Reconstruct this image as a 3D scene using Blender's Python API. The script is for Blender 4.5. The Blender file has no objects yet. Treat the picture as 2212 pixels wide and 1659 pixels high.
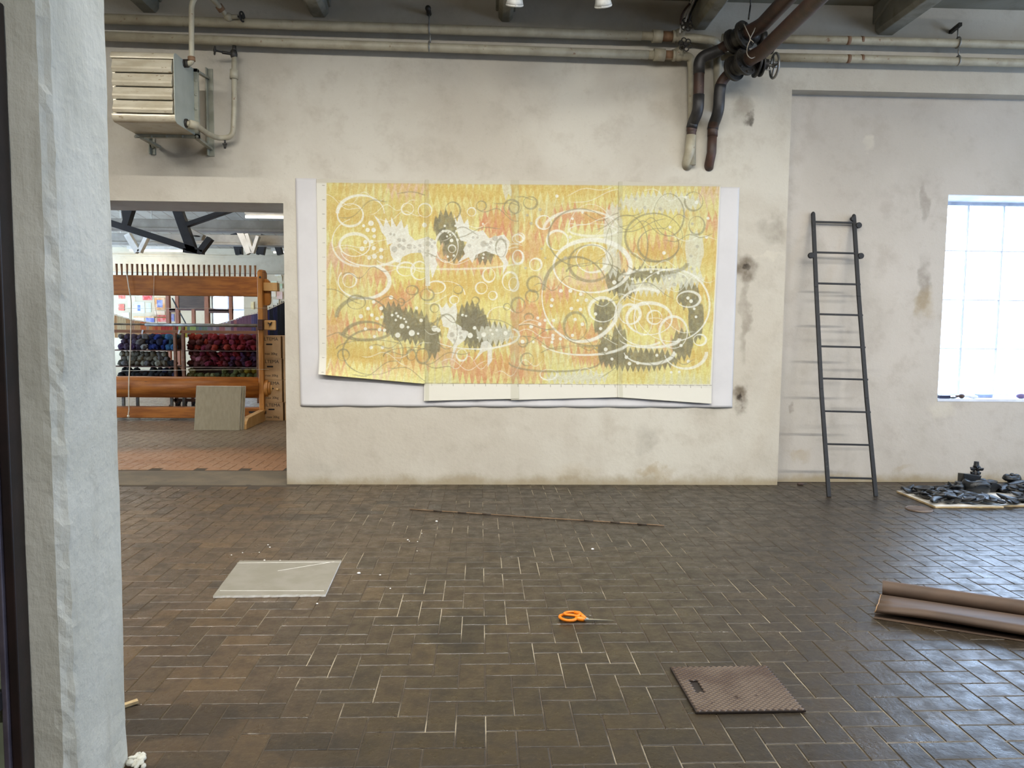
import bpy, bmesh, math, random
import numpy as np
from mathutils import Vector, Matrix, noise as mnoise

SC = bpy.context.scene
COL = SC.collection
PI = math.pi
rnd = random.Random(7)

# ------------------------------------------------------------------ camera, sky, exposure
YAW, PITCH, ROLL, FPX, EYE = 0.04182, 0.07884, 0.00998, 1660.0, 1.5
_f = Vector((math.sin(YAW)*math.cos(PITCH), math.cos(YAW)*math.cos(PITCH), -math.sin(PITCH)))
_r = Vector((math.cos(YAW), -math.sin(YAW), 0)); _u = _r.cross(_f)
_c, _s = math.cos(ROLL), math.sin(ROLL)
CR = _c*_r + _s*_u; CU = _c*_u - _s*_r; CF = _f
EYEP = Vector((0, 0, EYE))
cd = bpy.data.cameras.new('camera'); cam = bpy.data.objects.new('camera', cd); COL.objects.link(cam)
cam.matrix_world = Matrix(((CR.x, CU.x, -CF.x, 0), (CR.y, CU.y, -CF.y, 0), (CR.z, CU.z, -CF.z, EYE), (0, 0, 0, 1)))
cd.sensor_fit = 'HORIZONTAL'; cd.sensor_width = 36.0; cd.lens = 36.0*FPX/2212.0
cd.clip_start = 0.05; cd.clip_end = 200
SC.camera = cam
SC.view_settings.view_transform = 'Standard'; SC.view_settings.look = 'None'
SC.view_settings.gamma = 1.0; SC.view_settings.use_curve_mapping = False
SC.view_settings.exposure = 0.0
SC.cycles.max_bounces = 8; SC.cycles.diffuse_bounces = 5; SC.cycles.glossy_bounces = 3
SC.cycles.caustics_reflective = False; SC.cycles.caustics_refractive = False
SC.cycles.sample_clamp_indirect = 6.0
SC.cycles.use_denoising = True

world = bpy.data.worlds.new('overcast_sky'); SC.world = world; world.use_nodes = True
bg = world.node_tree.nodes['Background']
bg.inputs[0].default_value = (0.52, 0.71, 1.0, 1); bg.inputs[1].default_value = 13.0

def ray(px, py):
    return CR*((px-1106.0)/FPX) + CU*(-(py-829.5)/FPX) + CF
def P(px, py, Y):
    d = ray(px, py); return EYEP + d*(Y/d.y)
def F(px, py, z=0.0):
    d = ray(px, py); return EYEP + d*((z-EYE)/d.z)
W = F(1150, 1047).y            # front face of the back wall
NICHE = W*1.0205               # recessed panel behind the ladder
ROOM_X0, ROOM_X1, ROOM_Y0 = -6.0, 8.2, -4.5
CEIL = P(1690, 8, W).z

def area_light(name, loc, rot, sx, sy, power, col, portal=False, spread=None):
    l = bpy.data.lights.new(name, 'AREA'); l.shape = 'RECTANGLE'; l.size = sx; l.size_y = sy
    l.energy = power; l.color = col
    if portal: l.cycles.is_portal = True
    if spread: l.spread = spread
    o = bpy.data.objects.new(name, l); COL.objects.link(o); o.location = loc; o.rotation_euler = rot
    return o

# ------------------------------------------------------------------ helpers
def srgb(c):
    return tuple((v/255.0/12.92 if v/255.0 <= 0.04045 else ((v/255.0+0.055)/1.055)**2.4) for v in c)

class MB:
    def __init__(s): s.v = []; s.f = []; s.m = []; s.sm = []
    def add(s, vs, fs, m=0, smooth=False):
        b = len(s.v); s.v += [tuple(v) for v in vs]
        for f in fs: s.f.append(tuple(i+b for i in f)); s.m.append(m); s.sm.append(smooth)
        return s
    def box(s, a, b, m=0):
        x0, x1 = sorted((a[0], b[0])); y0, y1 = sorted((a[1], b[1])); z0, z1 = sorted((a[2], b[2]))
        return s.hexa([(x0,y0,z0),(x1,y0,z0),(x1,y1,z0),(x0,y1,z0)], [(x0,y0,z1),(x1,y0,z1),(x1,y1,z1),(x0,y1,z1)], m)
    def hexa(s, bot, top, m=0):
        n = len(bot)
        fs = [tuple(range(n-1, -1, -1)), tuple(range(n, 2*n))]
        for i in range(n): j = (i+1) % n; fs.append((i, j, n+j, n+i))
        return s.add(list(bot)+list(top), fs, m)
    def bar(s, p0, p1, w, h, up=(0,0,1), m=0):
        p0 = Vector(p0); p1 = Vector(p1); d = (p1-p0).normalized(); u = Vector(up)
        sd = d.cross(u)
        if sd.length < 1e-4: sd = d.cross(Vector((0,1,0)))
        sd.normalize(); u = sd.cross(d).normalized()
        q = [(-w/2,-h/2),(w/2,-h/2),(w/2,h/2),(-w/2,h/2)]
        return s.hexa([p0+sd*a+u*b for a,b in q], [p1+sd*a+u*b for a,b in q], m)
    def tube(s, pts, r, seg=12, m=0, caps=True, smooth=True):
        pts = [Vector(p) for p in pts]; n = len(pts)
        rs = r if isinstance(r, (list, tuple)) else [r]*n
        T = []
        for i in range(n):
            d = (pts[min(i+1,n-1)]-pts[max(i-1,0)]); T.append(d.normalized() if d.length > 1e-9 else Vector((0,0,1)))
        a = Vector((0,0,1)) if abs(T[0].z) < .9 else Vector((1,0,0))
        N = T[0].cross(a).normalized(); vs = []
        for i in range(n):
            N = (N - T[i]*N.dot(T[i])); N = N.normalized() if N.length > 1e-6 else T[i].orthogonal().normalized()
            B = T[i].cross(N)
            for k in range(seg):
                t = 2*PI*k/seg; vs.append(pts[i] + (N*math.cos(t)+B*math.sin(t))*rs[i])
        fs = [(i*seg+k, i*seg+(k+1)%seg, (i+1)*seg+(k+1)%seg, (i+1)*seg+k) for i in range(n-1) for k in range(seg)]
        s.add(vs, fs, m, smooth)
        if caps:
            b = len(s.v)-len(vs)
            s.f.append(tuple(b+k for k in range(seg-1,-1,-1))); s.m.append(m); s.sm.append(False)
            s.f.append(tuple(b+(n-1)*seg+k for k in range(seg))); s.m.append(m); s.sm.append(False)
        return s
    def cyl(s, p0, p1, r, seg=16, m=0, r1=None):
        return s.tube([p0, p1], [r, r if r1 is None else r1], seg, m)
    def torus(s, c, axis, R, r, seg=24, rs=8, m=0, sq=1.0):
        c = Vector(c); ax = Vector(axis).normalized(); a = ax.orthogonal().normalized(); b = ax.cross(a)
        vs = []
        for i in range(seg):
            t = 2*PI*i/seg; d = a*math.cos(t)+b*math.sin(t)*sq
            for k in range(rs):
                u = 2*PI*k/rs; vs.append(c + d*(R+r*math.cos(u)) + ax*(r*math.sin(u)))
        fs = [(i*rs+k, ((i+1)%seg)*rs+k, ((i+1)%seg)*rs+(k+1)%rs, i*rs+(k+1)%rs) for i in range(seg) for k in range(rs)]
        return s.add(vs, fs, m, True)
    def ball(s, c, r, m=0, seg=14, rings=8):
        c = Vector(c); rr = r if isinstance(r, (tuple, list)) else (r, r, r)
        vs = [c+Vector((0,0,rr[2]))]
        for i in range(1, rings):
            t = PI*i/rings
            for k in range(seg):
                u = 2*PI*k/seg; vs.append(c+Vector((rr[0]*math.sin(t)*math.cos(u), rr[1]*math.sin(t)*math.sin(u), rr[2]*math.cos(t))))
        vs.append(c-Vector((0,0,rr[2]))); L = len(vs)-1
        fs = [(0, 1+k, 1+(k+1)%seg) for k in range(seg)]
        fs += [(1+i*seg+k, 1+(i+1)*seg+k, 1+(i+1)*seg+(k+1)%seg, 1+i*seg+(k+1)%seg) for i in range(rings-2) for k in range(seg)]
        fs += [(L, 1+(rings-2)*seg+(k+1)%seg, 1+(rings-2)*seg+k) for k in range(seg)]
        return s.add(vs, fs, m, True)
    def prism(s, prof, axis_pts, m=0, smooth=False, close=True):
        """prof: list of Vector offsets; swept between axis_pts (list of Vector)"""
        n = len(prof); k = len(axis_pts); vs = [Vector(a)+Vector(p) for a in axis_pts for p in prof]
        rng = n if close else n-1
        fs = [(i*n+j, i*n+(j+1)%n, (i+1)*n+(j+1)%n, (i+1)*n+j) for i in range(k-1) for j in range(rng)]
        s.add(vs, fs, m, smooth)
        if close:
            b = len(s.v)-len(vs)
            s.f.append(tuple(b+j for j in range(n-1,-1,-1))); s.m.append(m); s.sm.append(False)
            s.f.append(tuple(b+(k-1)*n+j for j in range(n))); s.m.append(m); s.sm.append(False)
        return s
    def wheel(s, c, axis, R, r=0.008, spokes=4, m=0):
        c = Vector(c); ax = Vector(axis).normalized(); s.torus(c, ax, R, r, 28, 8, m)
        a = ax.orthogonal().normalized(); b = ax.cross(a)
        for i in range(spokes):
            t = 2*PI*i/spokes+.4; s.cyl(c, c+(a*math.cos(t)+b*math.sin(t))*R, r*.75, 8, m)
        return s.cyl(c-ax*r*1.6, c+ax*r*1.6, r*1.8, 12, m)
    def petals(s, c, axis, R, m=0, n=6):
        c = Vector(c); ax = Vector(axis).normalized(); a = ax.orthogonal().normalized(); b = ax.cross(a)
        for i in range(n):
            t = 2*PI*i/n; s.torus(c+(a*math.cos(t)+b*math.sin(t))*R*.62, ax, R*.33, R*.09, 12, 6, m)
        return s.cyl(c-ax*.012, c+ax*.012, R*.26, 12, m)
    def build_split(s, name, mats, parent=None, bevel=0):
        par = list(range(len(s.v)))
        def fd(i):
            while par[i] != i: par[i] = par[par[i]]; i = par[i]
            return i
        for f in s.f:
            for i in f[1:]: par[fd(i)] = fd(f[0])
        isl = {}
        for k, f in enumerate(s.f): isl.setdefault(fd(f[0]), []).append(k)
        for fs in isl.values():
            q = MB(); mp = {}
            for k in fs:
                for i in s.f[k]:
                    if i not in mp: mp[i] = len(q.v); q.v.append(s.v[i])
                q.f.append(tuple(mp[i] for i in s.f[k])); q.m.append(s.m[k]); q.sm.append(s.sm[k])
            q.build(name, mats, parent, bevel)
    def build(s, name, mats, parent=None, bevel=0, normals=True):
        me = bpy.data.meshes.new(name); me.from_pydata(s.v, [], s.f)
        if not isinstance(mats, (list, tuple)): mats = [mats]
        for m in mats: me.materials.append(m)
        me.polygons.foreach_set('material_index', s.m); me.polygons.foreach_set('use_smooth', s.sm)
        if normals:
            bm = bmesh.new(); bm.from_mesh(me); bmesh.ops.recalc_face_normals(bm, faces=bm.faces); bm.to_mesh(me); bm.free()
        me.update()
        o = bpy.data.objects.new(name, me); COL.objects.link(o)
        if parent: attach(o, parent)
        if bevel:
            b = o.modifiers.new('bevel', 'BEVEL'); b.width = bevel; b.segments = 2; b.limit_method = 'ANGLE'; b.angle_limit = 0.7
        return o

def attach(o, parent):
    o.parent = parent
    if parent.type == 'EMPTY': o.matrix_parent_inverse = Matrix.Translation(-Vector(parent.location))
def tag(o, label=None, cat=None, group=None, kind=None):
    if label: o['label'] = label
    if cat: o['category'] = cat
    if group: o['group'] = group
    if kind: o['kind'] = kind
    return o
def thing(name, label, cat, loc=(0,0,0), group=None, kind=None):
    e = bpy.data.objects.new(name, None); COL.objects.link(e); e.location = loc; e.empty_display_size = .05
    return tag(e, label, cat, group, kind)
def fillet(pts, rad, n=6):
    pts = [Vector(p) for p in pts]; out = [pts[0]]
    for i in range(1, len(pts)-1):
        a, b, c = pts[i-1], pts[i], pts[i+1]
        r = min(rad, (a-b).length*.49, (c-b).length*.49)
        p, q = b+(a-b).normalized()*r, b+(c-b).normalized()*r
        for k in range(n+1):
            t = k/n; out.append(p*(1-t)**2+b*2*t*(1-t)+q*t*t)
    out.append(pts[-1]); return out

# ------------------------------------------------------------------ materials
def newmat(name):
    m = bpy.data.materials.new(name); m.use_nodes = True
    nt = m.node_tree; return m, nt, nt.nodes['Principled BSDF']
def N(nt, t, **kw):
    n = nt.nodes.new(t)
    for k, v in kw.items():
        if k.startswith('i_'): n.inputs[k[2:].replace('_', ' ')].default_value = v
        else: setattr(n, k, v)
    return n
def mixc(nt, fac, a, b, blend='MIX'):
    n = nt.nodes.new('ShaderNodeMix'); n.data_type = 'RGBA'; n.blend_type = blend
    for s, v in ((0, fac), (6, a), (7, b)):
        if isinstance(v, (int, float)): n.inputs[s].default_value = v
        elif isinstance(v, tuple): n.inputs[s].default_value = v if len(v) == 4 else v+(1,)
        else: nt.links.new(v, n.inputs[s])
    return n.outputs[2]
def math_(nt, op, a, b=None, clamp=False):
    n = nt.nodes.new('ShaderNodeMath'); n.operation = op; n.use_clamp = clamp
    for i, v in enumerate((a, b)):
        if v is None: continue
        if isinstance(v, (int, float)): n.inputs[i].default_value = v
        else: nt.links.new(v, n.inputs[i])
    return n.outputs[0]
def maprange(nt, v, a, b, c=0.0, d=1.0, smooth=True):
    n = nt.nodes.new('ShaderNodeMapRange')
    if smooth: n.interpolation_type = 'SMOOTHSTEP'
    nt.links.new(v, n.inputs[0])
    for i, x in enumerate((a, b, c, d)): n.inputs[i+1].default_value = x
    return n.outputs[0]
def coords(nt, scale=(1,1,1), kind='Object', loc=(0,0,0)):
    t = nt.nodes.new('ShaderNodeTexCoord'); mp = nt.nodes.new('ShaderNodeMapping')
    mp.inputs['Scale'].default_value = scale; mp.inputs['Location'].default_value = loc
    nt.links.new(t.outputs[kind], mp.inputs[0]); return mp.outputs[0]
def noise(nt, vec, scale, detail=4, rough=.55, dist=0):
    n = nt.nodes.new('ShaderNodeTexNoise'); n.inputs['Scale'].default_value = scale
    n.inputs['Detail'].default_value = detail; n.inputs['Roughness'].default_value = rough; n.inputs['Distortion'].default_value = dist
    nt.links.new(vec, n.inputs['Vector']); return n.outputs[0]
def bump(nt, bs, h, strength, dist=.01):
    b = nt.nodes.new('ShaderNodeBump'); b.inputs['Strength'].default_value = strength; b.inputs['Distance'].default_value = dist
    nt.links.new(h, b.inputs['Height']); nt.links.new(b.outputs[0], bs.inputs['Normal'])

def worn(name, c1, c2, rough=.6, metal=0, scale=8, stretch=(1,1,1), lo=.35, hi=.65, bmp=.15, c3=None, spec=.5, bd=.004):
    m, nt, bs = newmat(name); v = coords(nt, stretch)
    n = noise(nt, v, scale, 6, .6); f = maprange(nt, n, lo, hi)
    c = mixc(nt, f, srgb(c1), srgb(c2))
    if c3:
        n2 = noise(nt, v, scale*3.1, 5, .65); c = mixc(nt, maprange(nt, n2, .63, .70), c, srgb(c3))
    nt.links.new(c, bs.inputs['Base Color']); bs.inputs['Roughness'].default_value = rough; bs.inputs['Metallic'].default_value = metal
    bs.inputs['Specular IOR Level'].default_value = spec
    if bmp: bump(nt, bs, noise(nt, v, scale*6, 4), bmp, bd)
    return m
def flat(name, c, rough=.6, metal=0):
    return worn(name, c, tuple(max(0, x*0.86) for x in c), rough, metal, 14, bmp=.05)

def plaster(name, c1, c2, c3, stains=(), bmp=.35, vert=False, grime=None, top=None):
    """stains: (x, y, z, rx, rz, strength, kind)"""
    m, nt, bs = newmat(name); v = coords(nt)
    vv = coords(nt, (1.5, 1.5, .35)) if vert else v
    big = noise(nt, v, .9, 5, .6, .3); med = noise(nt, vv, 4.5, 7, .62); fine = noise(nt, v, 38, 4, .6)
    c = mixc(nt, maprange(nt, big, .36, .64), srgb(c1), srgb(c2))
    c = mixc(nt, math_(nt, 'MULTIPLY', maprange(nt, med, .48, .72), .55), c, srgb(c3))
    c = mixc(nt, math_(nt, 'MULTIPLY', maprange(nt, fine, .6, .75), .18), c, srgb((150,140,122)))
    geo = nt.nodes.new('ShaderNodeNewGeometry'); sep = nt.nodes.new('ShaderNodeSeparateXYZ')
    wob = nt.nodes.new('ShaderNodeTexNoise'); wob.inputs['Scale'].default_value = 6; wob.inputs['Detail'].default_value = 5
    nt.links.new(geo.outputs['Position'], wob.inputs['Vector'])
    va = nt.nodes.new('ShaderNodeVectorMath'); va.operation = 'MULTIPLY_ADD'
    nt.links.new(wob.outputs['Color'], va.inputs[0]); va.inputs[1].default_value = (.22,.0,.3); nt.links.new(geo.outputs['Position'], va.inputs[2])
    nt.links.new(va.outputs[0], sep.inputs[0])
    cols = {'d': (96,84,68), 'o': (158,140,108), 'p': (205,198,182), 'k': (40,33,28), 'g': (150,144,132)}
    for (x, z, rx, rz, st, k) in stains:
        dx = math_(nt, 'DIVIDE', math_(nt, 'SUBTRACT', sep.outputs[0], x+.11), rx)
        dz = math_(nt, 'DIVIDE', math_(nt, 'SUBTRACT', sep.outputs[2], z+.15), rz)
        d = math_(nt, 'ADD', math_(nt, 'MULTIPLY', dx, dx), math_(nt, 'MULTIPLY', dz, dz))
        mk = math_(nt, 'MULTIPLY', maprange(nt, d, 1.15, .0, 0, st), maprange(nt, med, .3, .62, .35, 1.0))
        c = mixc(nt, mk, c, srgb(cols[k]))
    if grime is not None:      # damp dirt line along the foot of the wall
        s2 = nt.nodes.new('ShaderNodeSeparateXYZ'); nt.links.new(geo.outputs['Position'], s2.inputs[0])
        g = math_(nt, 'ADD', s2.outputs[2], math_(nt, 'MULTIPLY', med, -.16))
        c = mixc(nt, maprange(nt, g, .03, -.08, 0, grime), c, srgb((150,136,108)))
    nt.links.new(c, bs.inputs['Base Color']); bs.inputs['Roughness'].default_value = .88
    bs.inputs['Specular IOR Level'].default_value = .2
    h = math_(nt, 'ADD', math_(nt, 'MULTIPLY', med, 1.0), math_(nt, 'MULTIPLY', fine, .25))
    bump(nt, bs, h, bmp, .02)
    return m

def wx(px, py, Y=None):
    p = P(px, py, Y or W); return p.x, p.z
def st(px, py, rpx, rpy, s, k, Y=None):
    x, z = wx(px, py, Y); return (x, z, rpx*(Y or W)/FPX, rpy*(Y or W)/FPX, s, k)

STAINS = [st(1612,582,30,38,.9,'d'), st(1610,580,8,12,1,'k'), st(1600,860,22,30,.9,'d'), st(1597,866,9,9,1,'k'),
          st(1608,680,12,120,.45,'d'), st(1615,262,9,16,.8,'k'), st(1608,235,22,40,.35,'d'), st(1395,950,28,40,.5,'g'),
          st(1418,1018,50,14,.6,'o'), st(1500,880,70,18,.3,'g'), st(1665,500,34,32,.4,'d'), st(1660,553,34,9,.6,'p'),
          st(1240,1020,80,25,.25,'o'), st(700,1010,60,30,.25,'g'), st(1480,190,40,120,.25,'g')]
NST = [st(1995,610,16,75,.55,'d',NICHE), st(1998,655,24,40,.6,'o',NICHE), st(1995,440,12,50,.4,'d',NICHE), st(1712,880,9,16,.6,'d',NICHE),
       st(1728,980,24,18,.5,'o',NICHE), st(1800,945,40,14,.2,'g',NICHE), st(1760,800,60,120,.2,'g',NICHE), st(2040,890,40,22,.5,'p',NICHE),
       st(1870,310,16,14,.6,'p',NICHE), st(1760,640,50,120,.18,'g',NICHE), st(1950,1010,24,10,.4,'o',NICHE)]
M = {}
M['wall'] = plaster('wall_plaster', (196,191,179), (184,177,164), (171,163,149), STAINS, grime=.8)
M['niche'] = plaster('niche_plaster', (189,182,173), (180,173,163), (166,157,146), NST, grime=.9)
M['pillar'] = plaster('pillar_plaster', (212,212,204), (190,190,180), (160,157,144), [], bmp=.8, vert=True)
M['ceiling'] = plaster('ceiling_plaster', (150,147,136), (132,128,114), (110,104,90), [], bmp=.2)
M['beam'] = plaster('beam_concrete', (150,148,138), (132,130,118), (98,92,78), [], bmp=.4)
M['cream_wall'] = plaster('cream_wall_paint', (208,197,173), (198,186,160), (184,170,144), [], bmp=.2)
M['white_paint'] = worn('white_paint', (226,222,212), (206,200,188), .55, scale=5)
M['sill_paint'] = worn('pale_sill_paint', (226,230,238), (205,210,222), .5, scale=6)
M['pipe_paint'] = worn('grey_beige_pipe_paint', (176,170,150), (158,150,130), .5, scale=7, c3=(128,104,80))
M['pipe_rust'] = worn('bare_rusty_pipe_section', (136,104,76), (112,84,62), .7, scale=12)
M['pipe_brown'] = worn('brown_primer_pipe', (76,52,42), (58,42,34), .55, scale=10, c3=(104,84,62))
M['pipe_black'] = worn('black_pipe_wrap', (52,50,50), (38,37,38), .5, scale=12)
M['iron_dark'] = worn('dark_cast_iron', (58,55,50), (40,38,36), .5, .3, scale=16, c3=(88,70,54))
M['steel_grey'] = worn('grey_steel', (150,150,146), (118,118,114), .4, .6, scale=10)
M['heater_front'] = worn('heater_louvre_enamel', (196,188,168), (178,168,146), .26, scale=5, stretch=(1,1,3), c3=(130,112,86), metal=.15)
M['heater_side'] = worn('heater_side_enamel', (166,172,164), (150,156,148), .4, scale=3)
M['heater_frame'] = worn('heater_frame_paint', (150,150,136), (130,130,116), .5, scale=8)
M['ladder'] = worn('ladder_black_iron', (16,16,20), (10,10,13), .6, .0, scale=14, c3=(70,62,54), bmp=.3)
M['black_clay'] = worn('black_fired_clay', (27,30,33), (17,18,21), .34, scale=20, bmp=.5, bd=.003)
M['board_white'] = worn('white_board_face', (226,222,214), (208,202,190), .6, scale=4)
M['board_edge'] = worn('plywood_board_edge', (190,168,128), (160,136,98), .6, scale=9)
M['gypsum_face'] = worn('grey_gypsum_paper', (128,124,114), (120,116,104), .9, scale=6, bmp=.05)
M['gypsum_edge'] = worn('white_gypsum_core', (232,232,228), (214,212,206), .8, scale=20)
M['orange'] = worn('orange_plastic', (226,128,22), (212,112,14), .35, scale=6, bmp=0)
M['blade'] = worn('scissor_steel', (200,200,198), (170,170,168), .25, .9, scale=10, bmp=0)
M['kraft'] = worn('brown_kraft_paper', (86,70,58), (72,59,50), .62, scale=2.5, stretch=(.4,3,3), bmp=.12, spec=.3)
M['kraft_edge'] = worn('kraft_cut_edge', (176,140,100), (150,116,80), .6)
M['rod'] = worn('brown_cane', (116,92,66), (92,72,52), .55, scale=8)
M['rod_joint'] = worn('dark_cane_joint', (60,46,34), (48,38,28), .6)
M['loom'] = worn('orange_pine_varnish', (168,102,40), (134,76,28), .38, scale=2.2, stretch=(1.2,6,9), c3=(100,56,24), bmp=.1)
M['loom_v'] = worn('orange_pine_upright', (188,128,62), (158,100,42), .38, scale=2.2, stretch=(9,6,1.0), c3=(118,70,32), bmp=.1)
M['loom_pale'] = worn('pale_pine', (212,170,112), (196,150,92), .45, scale=3, stretch=(6,6,1))
M['loom_dark'] = worn('dark_stained_wood', (92,54,34), (70,40,26), .5, scale=5, stretch=(1,5,5))
M['rope'] = flat('white_cotton_rope', (222,210,188), .8)
M['black_steel'] = worn('black_painted_truss', (34,34,38), (24,24,27), .5, .1, scale=6)
M['cardboard'] = worn('cardboard', (178,142,100), (166,130,90), .75, scale=4, bmp=.05)
M['ink'] = flat('black_printing_ink', (34,26,22), .7)
M['plastic_white'] = flat('white_lamp_plastic', (226,226,222), .35)
M['cable_white'] = flat('white_cable_sheath', (214,212,206), .4)
M['cable_black'] = flat('black_cable_sheath', (30,28,28), .45)
M['string'] = flat('grey_string', (180,172,158), .8)
M['window_bar'] = worn('pale_window_bar', (214,220,232), (190,198,214), .5, scale=6)
M['paper_white'] = worn('white_paper', (201,199,200), (194,192,193), .6, scale=2, bmp=.06)
M['maroon'] = worn('dark_maroon_frame', (38,24,22), (26,17,16), .5)
M['green_door'] = worn('pale_green_door_paint', (128,138,118), (112,120,102), .5, scale=5)
M['violet_edge'] = worn('violet_grey_steel_edge', (98,92,104), (80,74,86), .4, .3)
M['plank'] = None

def wood_planks(name, c1, c2, width, axis):
    m, nt, bs = newmat(name); v = coords(nt)
    sep = nt.nodes.new('ShaderNodeSeparateXYZ'); nt.links.new(v, sep.inputs[0])
    a = math_(nt, 'DIVIDE', sep.outputs[axis], width); fr = math_(nt, 'FRACT', a)
    gap = maprange(nt, fr, .04, .08, 0, 1)
    n = noise(nt, v, 2.5, 5)
    c = mixc(nt, maprange(nt, n, .35, .65), srgb(c1), srgb(c2))
    c = mixc(nt, gap, srgb((110,96,80)), c)
    nt.links.new(c, bs.inputs['Base Color']); bs.inputs['Roughness'].default_value = .7
    bump(nt, bs, gap, .5, .01); return m
M['plank'] = wood_planks('painted_ceiling_boards', (158,151,138), (140,132,118), .3, 0)

def glass_mat():
    m, nt, bs = newmat('window_glass'); nt.nodes.remove(bs)
    out = nt.nodes['Material Output']; tr = nt.nodes.new('ShaderNodeBsdfTransparent'); gl = nt.nodes.new('ShaderNodeBsdfGlossy')
    gl.inputs['Roughness'].default_value = .05
    mx = nt.nodes.new('ShaderNodeMixShader'); mx.inputs[0].default_value = .06
    nt.links.new(tr.outputs[0], mx.inputs[1]); nt.links.new(gl.outputs[0], mx.inputs[2]); nt.links.new(mx.outputs[0], out.inputs[0])
    return m
M['glass'] = glass_mat()
def emit(name, c, s):
    m, nt, bs = newmat(name); bs.inputs['Base Color'].default_value = (1,1,1,1)
    bs.inputs['Emission Color'].default_value = c+(1,); bs.inputs['Emission Strength'].default_value = s; return m
M['tube_on'] = emit('lit_fluorescent_tube', (1,.93,.8), 26.0)
M['tube_dim'] = emit('pale_fluorescent_tube', (1,.93,.8), 2.0)
M['lens'] = emit('lit_spot_lens', (1,.9,.74), .8)

def brick_mat():
    m, nt, bs = newmat('herringbone_brick'); geo = nt.nodes.new('ShaderNodeNewGeometry')
    pos = geo.outputs['Position']; isl = geo.outputs['Random Per Island']
    sep = nt.nodes.new('ShaderNodeSeparateXYZ'); nt.links.new(pos, sep.inputs[0])
    ramp = nt.nodes.new('ShaderNodeValToRGB'); nt.links.new(isl, ramp.inputs[0]); cr = ramp.color_ramp
    stops = [(0,(96,84,70)),(.10,(126,108,86)),(.3,(112,99,82)),(.5,(134,115,90)),(.7,(120,104,86)),(.88,(146,124,92)),(1,(92,84,74))]
    cr.elements[0].position = 0; cr.elements[0].color = srgb(stops[0][1])+(1,)
    cr.elements[1].position = 1; cr.elements[1].color = srgb(stops[-1][1])+(1,)
    for p_, c_ in stops[1:-1]:
        e = cr.elements.new(p_); e.color = srgb(c_)+(1,)
    c = ramp.outputs[0]
    # worn, greyer brick away from the left walkway
    nb = noise(nt, pos, .55, 4, .6, .4)
    g = math_(nt, 'ADD', math_(nt, 'MULTIPLY', sep.outputs[0], .32), math_(nt, 'MULTIPLY', nb, 1.5))
    grey = maprange(nt, g, -.2, 1.1, 0, .78)
    c = mixc(nt, grey, c, mixc(nt, isl, srgb((82,77,68)), srgb((98,91,80))))
    n2 = noise(nt, pos, 9, 8, .68); c = mixc(nt, math_(nt, 'MULTIPLY', maprange(nt, n2, .48, .66), .55), c, srgb((70,62,52)))
    n3 = noise(nt, pos, 45, 5, .7); c = mixc(nt, math_(nt, 'MULTIPLY', maprange(nt, n3, .54, .68), .5), c, srgb((168,154,130)))
    n4 = noise(nt, pos, 1.6, 6, .6, .5); c = mixc(nt, math_(nt, 'MULTIPLY', maprange(nt, n4, .55, .68), .55), c, srgb((64,60,54)))
    for (px, py, rx, ry, s, col) in ((990,1360,.16,.30,.55,(52,50,48)), (650,1117,.34,.10,.5,(56,54,52)), (1850,1085,.5,.16,.5,(52,46,42)),
                                     (330,1560,.35,.14,.6,(62,56,46)), (2170,1640,.3,.25,.5,(66,58,46)), (700,1620,.18,.1,.4,(60,58,58)),
                                     (1990,1110,.5,.06,.3,(70,60,54))):
        q = F(px, py); w = noise(nt, pos, 7, 5)
        dx = math_(nt, 'DIVIDE', math_(nt, 'SUBTRACT', sep.outputs[0], q.x), rx); dy = math_(nt, 'DIVIDE', math_(nt, 'SUBTRACT', sep.outputs[1], q.y), ry)
        d = math_(nt, 'ADD', math_(nt, 'ADD', math_(nt, 'MULTIPLY', dx, dx), math_(nt, 'MULTIPLY', dy, dy)), math_(nt, 'MULTIPLY', math_(nt, 'SUBTRACT', w, .5), 2.2))
        c = mixc(nt, maprange(nt, d, 1.15, .7, 0, s), c, srgb(col))
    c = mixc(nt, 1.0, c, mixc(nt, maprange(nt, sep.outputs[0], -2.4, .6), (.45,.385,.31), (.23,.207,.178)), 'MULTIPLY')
    # rust-orange band across the far room floor, grey-brown beyond it
    w = noise(nt, pos, 1.3, 5)
    fy = math_(nt, 'ADD', sep.outputs[1], math_(nt, 'MULTIPLY', w, 1.2))
    o1 = math_(nt, 'MULTIPLY', maprange(nt, fy, W+1.1, W+1.3), maprange(nt, fy, W+2.9, W+2.2))
    c = mixc(nt, math_(nt, 'MULTIPLY', o1, .75), c, srgb((176,128,92)))
    o2 = maprange(nt, fy, W+2.3, W+3.2); c = mixc(nt, math_(nt, 'MULTIPLY', o2, .6), c, srgb((140,124,106)))
    nt.links.new(c, bs.inputs['Base Color'])
    r = maprange(nt, n2, .35, .65, .26, .5); nt.links.new(r, bs.inputs['Roughness'])
    bs.inputs['Specular IOR Level'].default_value = .58
    h = math_(nt, 'ADD', math_(nt, 'MULTIPLY', n2, .7), math_(nt, 'MULTIPLY', n3, .4)); bump(nt, bs, h, .5, .009)
    return m
M['brick'] = brick_mat()
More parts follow.
